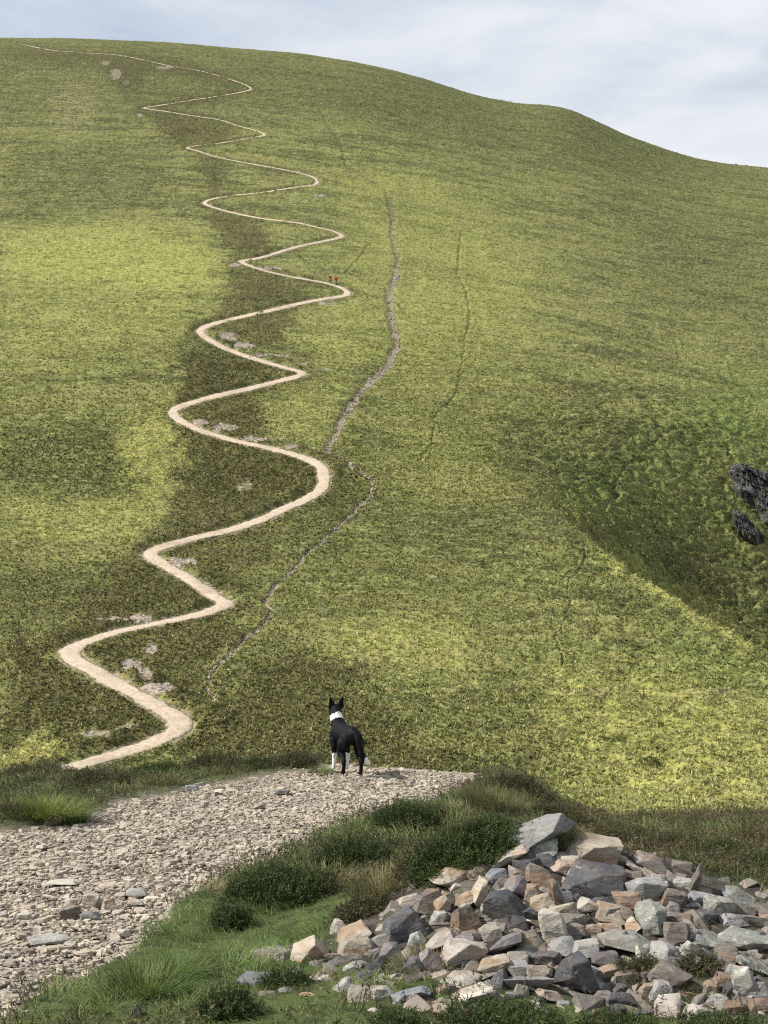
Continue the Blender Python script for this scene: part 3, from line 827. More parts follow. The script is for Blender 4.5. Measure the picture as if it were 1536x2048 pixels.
h = (.045 + .065 * tall + .05 * r.uniform(0, 1, n)) * .88 * (1 + .45 * (py[gs] < 1700)) * (1 - .2 * ((px[gs] > 560) & (py[gs] > 1960))) * np.where(gravel_mask(px[gs], py[gs], xg, yg) > .2, .4, 1)
az = 2.6 + 1.1 * fbm(xg / .35, yg / .35, 2, 432) * 2 + r.normal(0, .7, n)
tint = np.clip(.40 + .30 * fbm(xg / .6, yg / .6, 3, 433) + r.normal(0, .16, n) + .12 * (1 - vg_) + .16 * (r.uniform(0, 1, n) < .10) * 2, 0, 1)
Vb, fb, tb = blades(np.stack([xg, yg, zg], 1), h, r.uniform(.0022, .0045, n) * (.8 + yg / 14), r.uniform(.5, 1.7, n), 22, az, 1.0, tint)
tag(link("grass", mesh_np("grass", Vb, fb, {'tint': tb}), [m_grass]), "fine green grass growing along both verges of the near path", "grass", kind='stuff')
hs = ish & rk & (r.uniform(0, 1, len(x)) < np.where((px > 420) & (py > 1900), .09, .28))
xh, yh, zh = x[hs], y[hs], z[hs]; n = len(xh)
lump = np.maximum(0, fbm(xh / .33, yh / .33, 2, 441))
A = r.normal(0, .45, (n, 3)); A[:, 2] = 1; A /= np.linalg.norm(A, axis=1, keepdims=True)
hgt = (.03 + .16 * lump) * r.uniform(0, 1, n) ** .5
tint = np.clip(.42 + .35 * fbm(xh / .5, yh / .5, 3, 442) + r.normal(0, .13, n) + .15 * (px[hs] > 1150), 0, 1)
Vb, fb, tb = sprigs(np.stack([xh, yh, zh + hgt], 1), A, r.uniform(.05, .09, n), 9, 23, tint, (.016, .0045))
tag(link("heather", mesh_np("heather", Vb, fb, {'tint': tb}), [m_heathb]), "low brown heather growing among the grass behind the path", "heather", kind='stuff')
print("grass", len(xg), "heather", len(xh))

def bush(name, bx, by, wpx, hpx, label, mat, seed, k=11, cat="heather bush", grp=None, dens=1.0, leaf=(.013, .0034)):
    """a domed heather bush standing at the ground under photo pixel bx, by"""
    p = near_hit(bx, by)[0]; s = p[1] / F
    R = wpx * s / 2; H = hpx * s * .82
    rr = np.random.default_rng(seed)
    n = int(dens * 2600 * (R / .18) * max(.6, H / .2) * (7 / max(p[1], 4.5)))
    # points filling a lumpy dome, most of them near its skin
    u = rr.uniform(0, 2 * np.pi, n); cphi = rr.uniform(-.1, 1, n); sph = np.sqrt(1 - np.clip(cphi, 0, 1) ** 2)
    d = np.stack([np.cos(u) * sph, np.sin(u) * sph, cphi], 1)
    lum = 1 + .32 * vnoise(d[:, 0] * 2.1 + seed, d[:, 1] * 2.1 + d[:, 2] * 1.7, 501) + .22 * vnoise(d[:, 0] * 5 + seed, d[:, 1] * 5 + d[:, 2] * 4, 502)
    q = (1 - .5 * rr.uniform(0, 1, n) ** 2.0) * lum
    P = d * (q[:, None]) * np.array([R, R * .8, H * .82])
    A = d + rr.normal(0, .35, (n, 3)) + [0, 0, .75]; A /= np.linalg.norm(A, axis=1, keepdims=True)
    P[:, 2] = np.maximum(P[:, 2], -.02)
    P = P - A * .03
    gzv = gz(P[:, 0] + p[0], P[:, 1] + p[1]) - p[2]
    P[:, 2] += gzv
    tint = np.clip(.40 + .30 * vnoise(d[:, 0] * 3 + seed, d[:, 1] * 3 + d[:, 2] * 2, 503) + rr.normal(0, .13, n), 0, .99)
    Vb, fb, tb = sprigs(P, A, rr.uniform(.045, .085, n), k, seed, tint, leaf)
    o = link(name, mesh_np(name, Vb, fb, {'tint': tb}), [mat])
    o.location = p
    tag(o, label, cat, grp)
    return o

def tuft(name, bx, by, wpx, hpx, label, mat, seed, nbl=900, lean=(.2, 1.3), cat="grass tuft", grp=None, wd=(.002, .004), az=None, tlo=0., thi=1.):
    p = near_hit(bx, by)[0]; s = p[1] / F
    R = wpx * s / 2; H = hpx * s
    rr = np.random.default_rng(seed)
    a = rr.uniform(0, 2 * np.pi, nbl); q = np.sqrt(rr.uniform(0, 1, nbl)) * R * .62
    P = np.stack([q * np.cos(a), q * np.sin(a) * .8, np.zeros(nbl)], 1)
    P[:, 2] = gz(P[:, 0] + p[0], P[:, 1] + p[1]) - p[2] - .01
    az_ = a + rr.normal(0, .6, nbl) if az is None else az + rr.normal(0, .5, nbl)
    hh = H * rr.uniform(.55, 1.15, nbl) * (1 - .35 * (q / max(R, 1e-4)) ** 2)
    tint = tlo + (thi - tlo) * np.clip(.5 + .3 * np.sin(a * 2 + seed) * .6 + rr.normal(0, .25, nbl), 0, 1)
    Vb, fb, tb = blades(P, hh, rr.uniform(*wd, nbl), rr.uniform(*lean, nbl), seed, az_, 1.0, tint)
    o = link(name, mesh_np(name, Vb, fb, {'tint': tb}), [mat])
    o.location = p
    tag(o, label, cat, grp)
    return o

BUSHES = [  # x, y of the foot, width, height (photo px), material, label
    (815,1672,140,90,m_heath,"dark green heather bush nearest the gravel, right of the dog"),
    (935,1745,230,130,m_heath,"large dark green heather bush just left of the cairn's grey top slab"),
    (715,1760,200,110,m_heath,"broad green heather bush between the gravel and the tan cairn block"),
    (560,1815,230,110,m_heath,"rounded green heather bush bulging over the right edge of the gravel"),
    (462,1872,84,76,m_heath,"small round blackish heather bush alone on the green verge"),
    (1040,1600,150,70,m_heathb,"brown heather hummock at the right end of the gravel brow"),
    (1128,1660,130,60,m_heathb,"brown heather bush on the brow behind the grey top slab"),
    (845,1760,120,70,m_heathb,"brownish heather bush behind the tan block on the cairn's left shoulder"),
    (720,1842,110,50,m_heathb,"reddish brown heather clump left of the large dark cairn slab"),
    (1240,1692,150,44,m_heathb,"low brown heather bush directly behind the cairn's ochre capstone"),
    (1345,1706,150,50,m_heathb,"brown heather bush on the brow above the cairn's right slope"),
    (1440,1726,150,54,m_heath,"green heather bush behind the right slope of the cairn"),
    (1530,1756,150,60,m_heath,"green heather bush at the right edge behind the cairn"),
    (1520,1690,140,34,m_heathb,"brown heather on the skyline brow at the far right edge"),
    (70,1560,190,46,m_heathb,"brown heather bush on the left brow under the bright green hill patch"),
    (190,1578,150,50,m_heathb,"dark brown heather bush below the end of the zigzag path"),
    (320,1560,130,48,m_heath,"green heather bush on the left brow below the path's first bend"),
    (425,1545,130,52,m_heathb,"dark heather bush on the brow between the dog and the path's first bend"),
    (590,1535,90,40,m_heathb,"small dark heather bush on the brow just left of the dog"),
    (515,1540,80,34,m_heath,"small green heather bush second left of the dog on the brow"),
    (10,1640,90,44,m_heathb,"brown heather bush at the left edge beside the gravel"),
    (1010,2066,250,62,m_heath,"wide green heather bush in front of the cairn at the bottom edge"),
    (455,2050,120,84,m_heath,"olive heather bush at the bottom edge left of the cairn"),
    (800,2080,120,50,m_heath,"dark green heather bush at the bottom edge under the pale tan slab"),
    (1240,2080,150,40,m_heath,"low green heather at the bottom edge below the cairn's rusty blocks"),
    (1440,2084,170,46,m_heath,"green heather bush in the bottom right corner below the cairn"),
    (1278,1968,90,56,m_heathb,"small heather clump growing between stones on the cairn's lower face"),
    (1390,1952,80,40,m_heathb,"small brown heather sprig patch among the cairn's right stones"),
    (570,1985,90,40,m_heath,"small green heather clump beside the blue grey slab left of the cairn"),
]
for k, (bx, by, bw, bh, bm, lb) in enumerate(BUSHES):
    bush("heather_bush", bx, by, bw, bh, lb, bm, 600 + k, grp="heather bushes around the path and cairn")
TUFTS = [
    (98,1640,170,66,m_lush,"bright yellow green grass tuft on the left edge of the gravel",2000,(.4,1.9),None,0,1),
    (130,1642,130,40,m_grass,"green grass tuft drooping over the gravel's left edge",1000,(.5,1.7),None,.1,.7),
    (425,1792,110,50,m_straw,"pale straw coloured grass tuft flopping onto the gravel",700,(1.0,1.9),0.2,.55,1),
    (920,1745,110,150,m_straw,"tall thin straw stems standing before the large dark heather bush",60,(.0,.25),None,.5,1),
    (985,1628,190,70,m_straw,"tall pale brown grass on the bank right of the gravel end",1500,(.2,.9),None,0,.75),
    (900,1640,120,46,m_straw,"grass tuft on the bank edge between the gravel and the dark bushes",800,(.2,1.0),None,0,.6),
    (1100,1700,190,80,m_straw,"grass tuft on the slope behind the grey top slab",1200,(.2,1.0),None,0,.6),
    (640,1800,170,90,m_straw,"straw and green grass tuft between the green bushes and the stones",500,(.3,1.2),None,.2,1),
    (760,1800,150,80,m_straw,"yellowish grass tuft behind the cairn's left stones",700,(.2,1.1),None,.2,.9),
    (288,2006,190,100,m_grass,"long dark green rushy tuft on the verge at the bottom",900,(.2,1.2),None,.1,.75),
    (210,2030,170,60,m_grass,"pale green drooping grass tuft near the bottom left",700,(.6,1.6),None,.4,.95),
    (355,1960,160,70,m_grass,"fresh green grass tuft in the middle of the verge",900,(.4,1.4),None,.2,.8),
    (330,1572,140,34,m_straw,"pale grass tuft on the left bank above the gravel",700,(.4,1.3),None,.2,.9),
    (450,1548,170,24,m_straw,"thin grass tuft along the gravel's upper edge left of the dog",700,(.4,1.3),None,.1,.8),
    (640,1545,80,22,m_grass,"short grass tuft at the dog's front feet",300,(.3,1.2),None,.2,.9),
    (1350,1990,120,50,m_straw,"straw coloured grass tuft between stones at the cairn's right foot",250,(.3,1.2),None,.3,1),
    (845,1950,160,60,m_straw,"dry grass tuft among stones left of the dark slate block",450,(.4,1.4),None,.3,1),
    (640,1985,190,44,m_straw,"dry grass tuft between the scattered stones left of the cairn",500,(.4,1.4),None,.3,1),
    (900,2040,170,44,m_grass,"green grass tuft at the foot of the cairn's pale slabs",600,(.3,1.2),None,.2,.8),
    (1400,1740,200,44,m_straw,"grass tuft behind the right slope of the cairn",900,(.3,1.1),None,0,.7),
]
for k, (bx, by, bw, bh, bm, lb, nb, ln, az, tl, th) in enumerate(TUFTS):
    tuft("grass_tuft", bx, by, bw, bh, lb, bm, 700 + k, nb, ln, az=az, tlo=tl, thi=th, grp="grass tufts around the path and cairn")
# ------------------------------------------------------------------ stones
def rock_material(name, cols, lichen=0.0, rust=0.0):
    m, t = mat_new(name)
    pos = t.n('ShaderNodeTexCoord').outputs['Object']
    inf = t.n('ShaderNodeObjectInfo')
    rnd = inf.outputs['Random']
    off = t.n('ShaderNodeVectorMath', operation='SCALE', i={0: (17.0, 31.0, 23.0), 'Scale': rnd}).outputs[0]
    p2 = t.n('ShaderNodeVectorMath', operation='ADD', i={0: pos, 1: off}).outputs[0]
    st = t.n('ShaderNodeMapping', i={'Vector': p2, 'Scale': (1.0, 1.0, 4.0), 'Rotation': (.15, .1, 0)}).outputs[0]
    n1 = t.noise(p2, 7, 5, .6, .3); n2 = t.noise(st, 14, 5, .65, .4); n3 = t.noise(p2, 70, 3, .7); n4 = t.noise(st, 4, 3, .6, .6)
    c = t.mix(t.ramp(n1, .32, .66), cols[0], cols[1])
    c = t.mix(t.ramp(n2, .50, .72, 0, .8), c, cols[2])
    c = t.mix(t.ramp(n3, .45, .75, 0, .2), c, [min(1, k * 1.6) for k in cols[1]])
    if rust > 0:
        c = t.mix(t.math('MULTIPLY', t.ramp(n4, .48, .62), rust), c, (.30, .165, .075))
    c = t.mix(t.math('MULTIPLY', t.ramp(t.noise(p2, 11, 5, .7, .4), .50, .68), .45), c, (.075, .062, .050))
    if lichen > 0:
        sp = t.math('MULTIPLY', t.ramp(t.noise(p2, 22, 4, .6, .5), .56, .64), lichen)
        c = t.mix(sp, c, (.40, .42, .35))
    c = t.hsv(c, .5, 1.0, t.n('ShaderNodeMapRange', i={'Value': rnd, 'To Min': .66, 'To Max': 1.08}).outputs[0])
    h = t.math('ADD', t.math('MULTIPLY', n2, 1.0), t.math('ADD', t.math('MULTIPLY', n1, .8), t.math('MULTIPLY', n3, .07)))
    finish(t, c, .72, h, .020, .6, .3)
    return m
ROCK = {
    'slate': rock_material("dark_slate", [(.050,.051,.056), (.084,.084,.090), (.135,.128,.122)], .15, .12),
    'blue':  rock_material("blue_grey_slate", [(.130,.135,.145), (.195,.20,.208), (.27,.27,.268)], .25, .05),
    'grey':  rock_material("grey_slate", [(.20,.195,.185), (.29,.28,.265), (.38,.365,.34)], .45, .12),
    'lich':  rock_material("lichened_stone", [(.175,.175,.155), (.27,.265,.235), (.40,.40,.35)], .9, .25),
    'pale':  rock_material("pale_stone", [(.38,.34,.275), (.49,.445,.375), (.57,.525,.445)], .2, .35),
    'tan':   rock_material("tan_sandstone", [(.265,.22,.165), (.37,.315,.245), (.47,.415,.335)], .12, .55),
    'brown': rock_material("brown_stone", [(.128,.107,.090), (.195,.165,.142), (.285,.245,.205)], .2, .45),
    'mauve': rock_material("mauve_slate", [(.125,.110,.109), (.185,.165,.160), (.29,.26,.245)], .25, .2),
    'rust':  rock_material("rusty_stone", [(.185,.13,.095), (.275,.20,.145), (.36,.28,.21)], .1, .6),
    'pink':  rock_material("pinkish_stone", [(.275,.237,.20), (.37,.325,.278), (.47,.42,.362)], .15, .35),
}
COLN = {'slate': 'dark slate', 'blue': 'blue grey', 'grey': 'grey', 'lich': 'lichened grey', 'pale': 'pale', 'tan': 'tan', 'brown': 'brown', 'mauve': 'mauve', 'rust': 'rusty', 'pink': 'pinkish'}

def stone_mesh(seed, w, d, h, kind='block', cuts=2, low=False):
    """an angular broken stone, w x d x h"""
    r = np.random.default_rng(seed)
    n = {'block': 13, 'slab': 12, 'wedge': 8, 'lump': 22}[kind]
    e = {'block': 9.0, 'slab': 9.0, 'wedge': 6.0, 'lump': 3.6}[kind]
    if kind == 'lump':
        p = r.normal(0, 1, (n, 3))
        p /= (np.abs(p) ** e).sum(1, keepdims=True) ** (1 / e)
        p *= r.uniform(.86, 1.06, (n, 1))
    else:                                       # a box with skewed corners, some of them broken off
        cs = np.array([(a, b, c) for a in (-1, 1) for b in (-1, 1) for c in (-1, 1)], float)
        brk = set(r.choice(8, r.integers(3, 7), replace=False).tolist())
        pts = []
        for i, q in enumerate(cs):
            if i in brk:
                for ax_ in range(3):
                    m = q.copy(); m[ax_] -= q[ax_] * r.uniform(.2, 1.3); pts.append(m)
            else:
                pts.append(q)
        p = np.array(pts) + r.uniform(-.34, .34, (len(pts), 3))
        tp = r.uniform(-.15, .5); p[:, :2] *= (1 - tp * (p[:, 2:3] * .5 + .5))
    if kind == 'wedge':
        p[:, 0] *= 1 - .45 * (p[:, 2] * .5 + .5) * r.uniform(.5, 1.4)
        p[:, 2] += .25 * p[:, 0] * r.choice([-1, 1])
    sh = r.uniform(-.22, .22, 2)
    p[:, 0] += sh[0] * p[:, 2]; p[:, 1] += sh[1] * p[:, 2]
    p -= (p.max(0) + p.min(0)) / 2
    p /= (p.max(0) - p.min(0))
    p *= np.array([w, d, h])
    bm = bmesh.new()
    vs = [bm.verts.new(q) for q in p]
    res = bmesh.ops.convex_hull(bm, input=vs)
    junk = [g for g in res['geom_interior'] + res['geom_unused'] if isinstance(g, bmesh.types.BMVert)]
    if junk: bmesh.ops.delete(bm, geom=list(set(junk)), context='VERTS')
    s = min(w, d, h)
    bmesh.ops.dissolve_limit(bm, angle_limit=math.radians(9), verts=bm.verts, edges=bm.edges)
    bmesh.ops.bevel(bm, geom=list(bm.edges), offset=s * r.uniform(.012, .035), segments=1, affect='EDGES', clamp_overlap=True)
    bmesh.ops.triangulate(bm, faces=bm.faces)
    big = max(w, d, h)
    for k in range(0 if low else 4):
        lim = big * (.16 if cuts > 1 else .25)
        ed = [x for x in bm.edges if x.calc_length() > lim]
        if not ed or len(bm.verts) > 2600: break
        bmesh.ops.subdivide_edges(bm, edges=ed, cuts=1)
        bmesh.ops.triangulate(bm, faces=[f for f in bm.faces if len(f.verts) > 3])
    bm.normal_update()
    o = Vector(r.uniform(0, 50, 3))
    ax = Vector((r.normal(0, .35), r.normal(0, .35), 1)).normalized()
    mv = []
    for v in bm.verts:
        c = v.co
        q = c / big
        a = mnoise.noise(q * 3.0 + o) * .042 + mnoise.noise(q * 8 + o) * .022
        lay = (c.dot(ax) / big) * 9 + mnoise.noise(q * 2 + o) * 1.5
        a += (abs((lay % 1.0) - .5) - .25) * .036
        mv.append(c + v.normal * a * (s * .65 + big * .35))
    for v, c in zip(bm.verts, mv): v.co = c
    me = bpy.data.meshes.new("stone")
    bm.to_mesh(me); bm.free()
    me.polygons.foreach_set('use_smooth', np.ones(len(me.polygons), bool))
    me.set_sharp_from_angle(angle=math.radians(17))
    return me

STONES = []      # (object, photo x, y, w, h, colour, kind, noun)
def put_stone(px, py, w, h, colr, kind='block', tilt=0.0, noun=None, seed=0, lift=0.0, back=0.0, depth=None, name="stone", cairn=True, fix=None):
    """a stone whose outline covers w x h photo pixels round px, py, resting on the heap there"""
    r = np.random.default_rng(seed + 5000)
    p = near_hit(px, min(py + h * .30, 2300))[0]
    y = p[1] + back
    if fix: y = fix
    s = y / F
    u, v = pix_uv(px, py)
    ta = math.radians(abs(tilt)); ct, st_ = math.cos(ta), math.sin(ta); det = ct * ct - st_ * st_
    W, H = w * s * 1.12, h * s * 1.12
    if abs(det) > .25:
        W, H = max((W * ct - H * st_) / det, .55 * W), max((H * ct - W * st_) / det, .34 * H)
    D = depth * s if depth else min(max(W, H) * r.uniform(.75, 1.0), .34)
    me = stone_mesh(seed, W * 1.04, D, H * 1.04, kind)
    o = link(name, me, [ROCK[colr]])
    o.rotation_euler = (r.normal(0, .10), math.radians(tilt), r.normal(0, .25))
    o.location = (float(u * y), y + D * .12, float(v * y) + lift)
    if cairn:
        STONES.append([o, px, py, w, h, colr, kind, noun])
    return o

Z = lambda cx, cy, w, h: (768 + cx / 2, 1536 + cy / 2, w / 2, h / 2)
HERO = [  # (2x crop of the lower right quarter) cx, cy, w, h, colour, kind, tilt, noun
    (575,275,300,170,'grey','block',-20,"big grey slab leaning at the very top of the cairn"),
    (832,345,240,104,'tan','slab',3,"long ochre capstone lying over the big dark slate"),
    (890,302,180,46,'pale','slab',4,"thin white slab on the ochre capstone"),
    (830,455,250,126,'slate','block',8,"big blue black slate under the ochre capstone"),
    (628,328,120,76,'lich','block',0,"greenish grey block under the tip of the top slab"),
    (500,360,170,100,'pink','slab',-26,"pale pinkish slab on the left below the top slab"),
    (575,402,92,72,'slate','block',0,None), (655,372,90,46,'slate','slab',0,None),
    (638,440,116,100,'brown','wedge',0,"brown pyramid stone left of the big blue black slate"),
    (540,472,120,92,'mauve','wedge',15,None), (380,415,96,62,'brown','slab',-4,None),
    (272,440,150,96,'tan','block',12,"large yellow sandy block on the cairn's left shoulder"),
    (178,548,130,110,'brown','block',-8,None), (98,535,80,60,'pink','block',-15,None),
    (232,560,80,90,'tan','lump',20,None), (325,530,120,84,'tan','wedge',-22,None), (380,500,76,120,'tan','wedge',8,None),
    (508,552,180,112,'slate','block',4,"broad dark slate block in the middle of the cairn's left half"),
    (640,548,104,90,'tan','block',-14,None),
    (676,632,140,150,'pale','block',-20,"large cream block standing in the centre of the cairn"),
    (720,578,110,80,'tan','block',-12,None),
    (820,552,104,74,'pale','wedge',-14,None), (930,585,150,80,'tan','block',10,None), (970,530,110,70,'rust','block',4,None),
    (1042,490,136,86,'grey','block',0,"square grey block right of the big blue black slate"),
    (1015,400,100,56,'pale','slab',22,None), (970,422,110,36,'brown','slab',10,None),
    (1092,392,160,110,'brown','wedge',28,"brown and cream leaning stone on the right of the cairn's top"),
    (1252,455,96,140,'brown','wedge',24,"tall brown triangular stone on the right shoulder"),
    (1160,525,116,90,'brown','block',8,None), (1250,525,90,56,'blue','slab',4,None),
    (1340,565,120,110,'lich','block',6,"upright lichened grey block on the right slope"),
    (1442,520,150,90,'lich','block',26,None), (1068,612,116,124,'lich','lump',0,"rounded lichened stone right of centre"),
    (1285,600,90,46,'slate','slab',0,None), (1432,682,200,80,'lich','slab',10,"wide rough lichened slab on the right edge"),
    (1172,672,90,90,'brown','block',0,None), (985,632,86,70,'tan','wedge',-20,None),
    (985,702,214,56,'lich','slab',4,"long flat greenish grey slab across the cairn's middle"),
    (1225,740,110,100,'lich','block',22,None), (1112,742,116,94,'grey','block',14,None),
    (1026,762,58,84,'pale','wedge',-10,"small white upright stone right of the central slate"),
    (765,832,176,146,'slate','wedge',4,"large dark slate wedge low in the centre of the cairn"),
    (700,716,160,76,'grey','wedge',-12,None), (650,775,92,58,'slate','block',0,None), (535,765,104,48,'lich','slab',-4,None),
    (535,804,110,44,'grey','slab',0,None), (622,826,92,60,'tan','block',4,None), (480,706,160,96,'mauve','wedge',-22,"mauve wedge left of the central cream block"),
    (322,608,122,112,'brown','block',-12,"brown block with a flat cream top on the left flank"),
    (322,750,158,106,'pink','block',6,"wide pale stone with fractured face on the left flank"),
    (197,778,96,110,'mauve','slab',-34,"mauve grey slab leaning on the cairn's lower left"),
    (218,690,150,84,'pink','block',-16,None), (65,640,176,140,'slate','block',-14,"large dark slab at the cairn's left end"),
    (348,680,90,46,'brown','block',0,None), (427,665,74,50,'pink','block',0,None), (585,704,106,76,'tan','block',-10,None),
    (320,847,152,78,'pale','slab',12,"bright white slab low on the cairn's left"),
    (360,907,152,66,'pale','slab',-10,"layered cream slab at the cairn's front foot"),
    (110,908,146,80,'blue','slab',-18,"smooth blue grey slab at the left foot"),
    (666,912,112,58,'pink','block',14,None), (880,925,84,60,'brown','block',0,None),
    (1140,962,96,96,'pink','block',-4,"pale speckled block at the front right foot"),
    (1150,842,160,116,'brown','block',18,None), (1065,885,92,66,'tan','slab',6,None),
    (1365,850,120,100,'rust','wedge',-30,"rusty orange stone on the lower right"),
    (1446,870,110,140,'lich','wedge',4,None), (1375,752,92,90,'brown','block',6,None), (1485,790,130,70,'lich','slab',20,None),
    (1340,942,116,60,'lich','block',6,None), (900,770,120,56,'mauve','block',0,None), (895,812,110,66,'rust','block',-14,"reddish brown stone beside the central slate wedge"),
    (836,660,60,56,'tan','lump',0,None), (765,650,110,56,'brown','block',6,None), (1500,900,100,90,'grey','block',10,None), (1500,960,100,70,'brown','block',0,None),
    (450,440,80,60,'blue','block',0,None), (1110,455,70,50,'lich','slab',0,None), (900,640,90,34,'rust','slab',0,None), (1300,690,120,60,'lich','slab',16,None),
    (1190,610,110,44,'brown','slab',0,None), (1400,610,110,50,'grey','slab',6,None), (1490,620,120,70,'lich','block',12,None),
    (800,730,110,60,'grey','block',-6,None), (240,840,90,70,'tan','wedge',-20,None), (255,890,80,60,'mauve','wedge',10,None),
    (440,790,120,60,'tan','slab',-6,None), (560,865,190,38,'grey','slab',0,None), (1060,850,60,60,'brown','block',0,None),
    (955,885,70,60,'slate','wedge',20,None), (870,700,70,40,'brown','block',0,None), (1230,640,80,60,'brown','wedge',10,None),
    (690,500,60,110,'brown','slab',70,None), (720,520,60,50,'grey','block',0,None), (460,500,90,44,'tan','slab',-6,None),
    (600,500,70,60,'tan','block',0,None), (1030,440,80,30,'lich','slab',0,None), (740,370,110,40,'pink','slab',0,None),
]
HERO2 = [ # full photo pixels
    (542,1916,92,40,'pink','slab',4,"rounded pinkish slab farthest left of the cairn"),
    (618,1912,90,70,'tan','wedge',-14,"two toned cream and black stone at the far left"),
    (508,1967,86,34,'blue','slab',6,"flat blue grey slab in the turf at the far left"),
    (680,1866,38,40,'pink','block',0,None), (705,1876,76,54,'tan','slab',-26,None), (716,1905,70,50,'tan','lump',0,None),
    (702,1942,46,46,'lich','wedge',24,None), (733,2000,82,46,'tan','block',4,"cream block at the bottom edge left of the blue grey slab"),
    (645,1966,40,24,'pink','block',0,None), (620,1960,54,22,'blue','slab',-8,None), (576,1908,54,30,'slate','block',0,None),
    (545,2030,60,16,'pale','slab',-8,None), (745,2030,44,30,'pale','slab',-12,None), (770,1970,48,24,'pale','block',4,None),
    (690,1985,40,40,'grey','slab',-40,None), (614,2000,40,26,'tan','lump',0,None), (790,1910,60,44,'mauve','wedge',0,None),
    (655,1990,30,20,'pink','block',0,None), (568,1990,50,28,'grey','slab',0,None), (530,2000,40,26,'mauve','block',0,None),
    (275,2036,34,48,'slate','wedge',-10,"lone dark slate shard standing in the verge grass at the bottom"),
    (440,2040,60,20,'slate','slab',0,None), (408,2046,30,18,'tan','block',0,None), (760,1860,60,40,'tan','slab',-30,None),
    (830,2010,50,30,'mauve','block',0,None), (880,1990,50,40,'brown','wedge',-20,None), (860,1960,50,26,'pink','slab',0,None),
]
k = 0
for cx, cy, w_, h_, cc, kd, tl, nn in HERO:
    k += 1
    x_, y_, w2, h2 = Z(cx, cy, w_, h_)
    put_stone(x_, y_, w2, h2, cc, kd, tl, nn, 1000 + k, back=-.07)
for x_, y_, w_, h_, cc, kd, tl, nn in HERO2:
    k += 1
    put_stone(x_, y_, w_, h_, cc, kd, tl, nn, 1000 + k)
# smaller stones that fill the heap between and behind the named ones
r = np.random.default_rng(77)
placed = [(s[1], s[2], max(s[3], s[4])) for s in STONES]
cand = 0; fill = []
while len(fill) < 190 and cand < 40000:
    cand += 1
    x_ = r.uniform(640, 1600); y_ = r.uniform(1690, 2035)
    top = np.interp(x_, [640, 740, 860, 980, 1070, 1200, 1330, 1420, 1536, 1640], [1900, 1850, 1765, 1700, 1690, 1700, 1735, 1780, 1795, 1830])
    bot = np.interp(x_, [640, 760, 900, 1100, 1300, 1536, 1640], [1960, 2010, 2030, 2026, 2036, 2040, 2040])
    if not (top + 12 < y_ < bot): continue
    w_ = r.uniform(28, 62); 
    if any((x_ - a) ** 2 + ((y_ - b) * 1.4) ** 2 < (.31 * (w_ + c)) ** 2 for a, b, c in placed) and r.uniform() < .93: continue
    if any((x_ - a) ** 2 + ((y_ - b) * 1.4) ** 2 < (.34 * w_) ** 2 for a, b, c in placed): continue
    placed.append((x_, y_, w_)); fill.append(1)
    kd = r.choice(['block', 'slab', 'wedge', 'slab'])
    cc = r.choice(['slate', 'grey', 'lich', 'brown', 'tan', 'pink', 'mauve', 'pale', 'rust', 'blue'], p=[.17, .14, .14 , .22, .11, .07, .09, .02, .02, .02])
    hh = w_ * {'block': r.uniform(.6, .9), 'slab': r.uniform(.28, .45), 'wedge': r.uniform(.7, 1.05)}[kd]
    put_stone(x_, y_, w_, hh, cc, kd, r.normal(0, 14), None, 3000 + len(fill), back=-.03)
print("stones", len(STONES), "cand", cand)
# the many smaller stones under and between them, as one heap
r = np.random.default_rng(78)
protos = []
for j in range(36):
    me = stone_mesh(9000 + j, 1.0, r.uniform(.6, 1.0), r.uniform(.22, .75), ['block', 'slab', 'wedge'][j % 3], low=True)
    co = np.zeros(len(me.vertices) * 3, np.float32); me.vertices.foreach_get('co', co)
    me.calc_loop_triangles()
    tr = np.zeros(len(me.loop_triangles) * 3, np.int32); me.loop_triangles.foreach_get('vertices', tr)
    protos.append((co.reshape(-1, 3), tr.reshape(-1, 3))); bpy.data.meshes.remove(me)
qx, qy = r.uniform(500, 1680, 5200), r.uniform(1650, 2045, 5200)
top = np.interp(qx, [500, 640, 740, 860, 980, 1070, 1200, 1330, 1420, 1536, 1680], [1925, 1890, 1835, 1755, 1690, 1672, 1685, 1715, 1765, 1785, 1830])
bot = np.interp(qx, [500, 640, 760, 900, 1100, 1300, 1536, 1680], [1990, 2000, 2020, 2036, 2036, 2040, 2040, 2040])
kp = (qy > top) & (qy < bot) & ((qx > 680) | (r.uniform(0, 1, 5200) < .22))
qx, qy = qx[kp], qy[kp]
Pb = near_hit(qx, qy)
Vr, fr, tr_, off = [], [], [], 0
for p in Pb:
    co, tr = protos[r.integers(len(protos))]
    s_ = np.clip(r.lognormal(math.log(.072), .38), .03, .16)
    M = (Matrix.Rotation(r.uniform(0, 6.28), 3, 'Z') @ Matrix.Rotation(r.normal(0, .35), 3, 'X') @ Matrix.Rotation(r.normal(0, .35), 3, 'Y'))
    Vr.append((co * s_) @ np.array(M).T + p + [0, 0, r.uniform(-.03, .012)])
    fr.append(tr + off); off += len(co); tr_.append(np.full(len(co), r.uniform(0, 1)))
m_rub = chip_material("broken_stone", [(.035,.034,.036), (.075,.068,.062), (.125,.108,.09), (.20,.165,.125), (.09,.083,.08), (.25,.215,.175), (.14,.132,.122)])  # colours darkened to put shade into the gaps between the stones
tag(link("stone_rubble", mesh_np("stone_rubble", np.vstack(Vr), [np.vstack(fr)], {'tint': np.concatenate(tr_)}), [m_rub]), "small broken stones filling the gaps of the cairn", "rubble", kind='stuff')

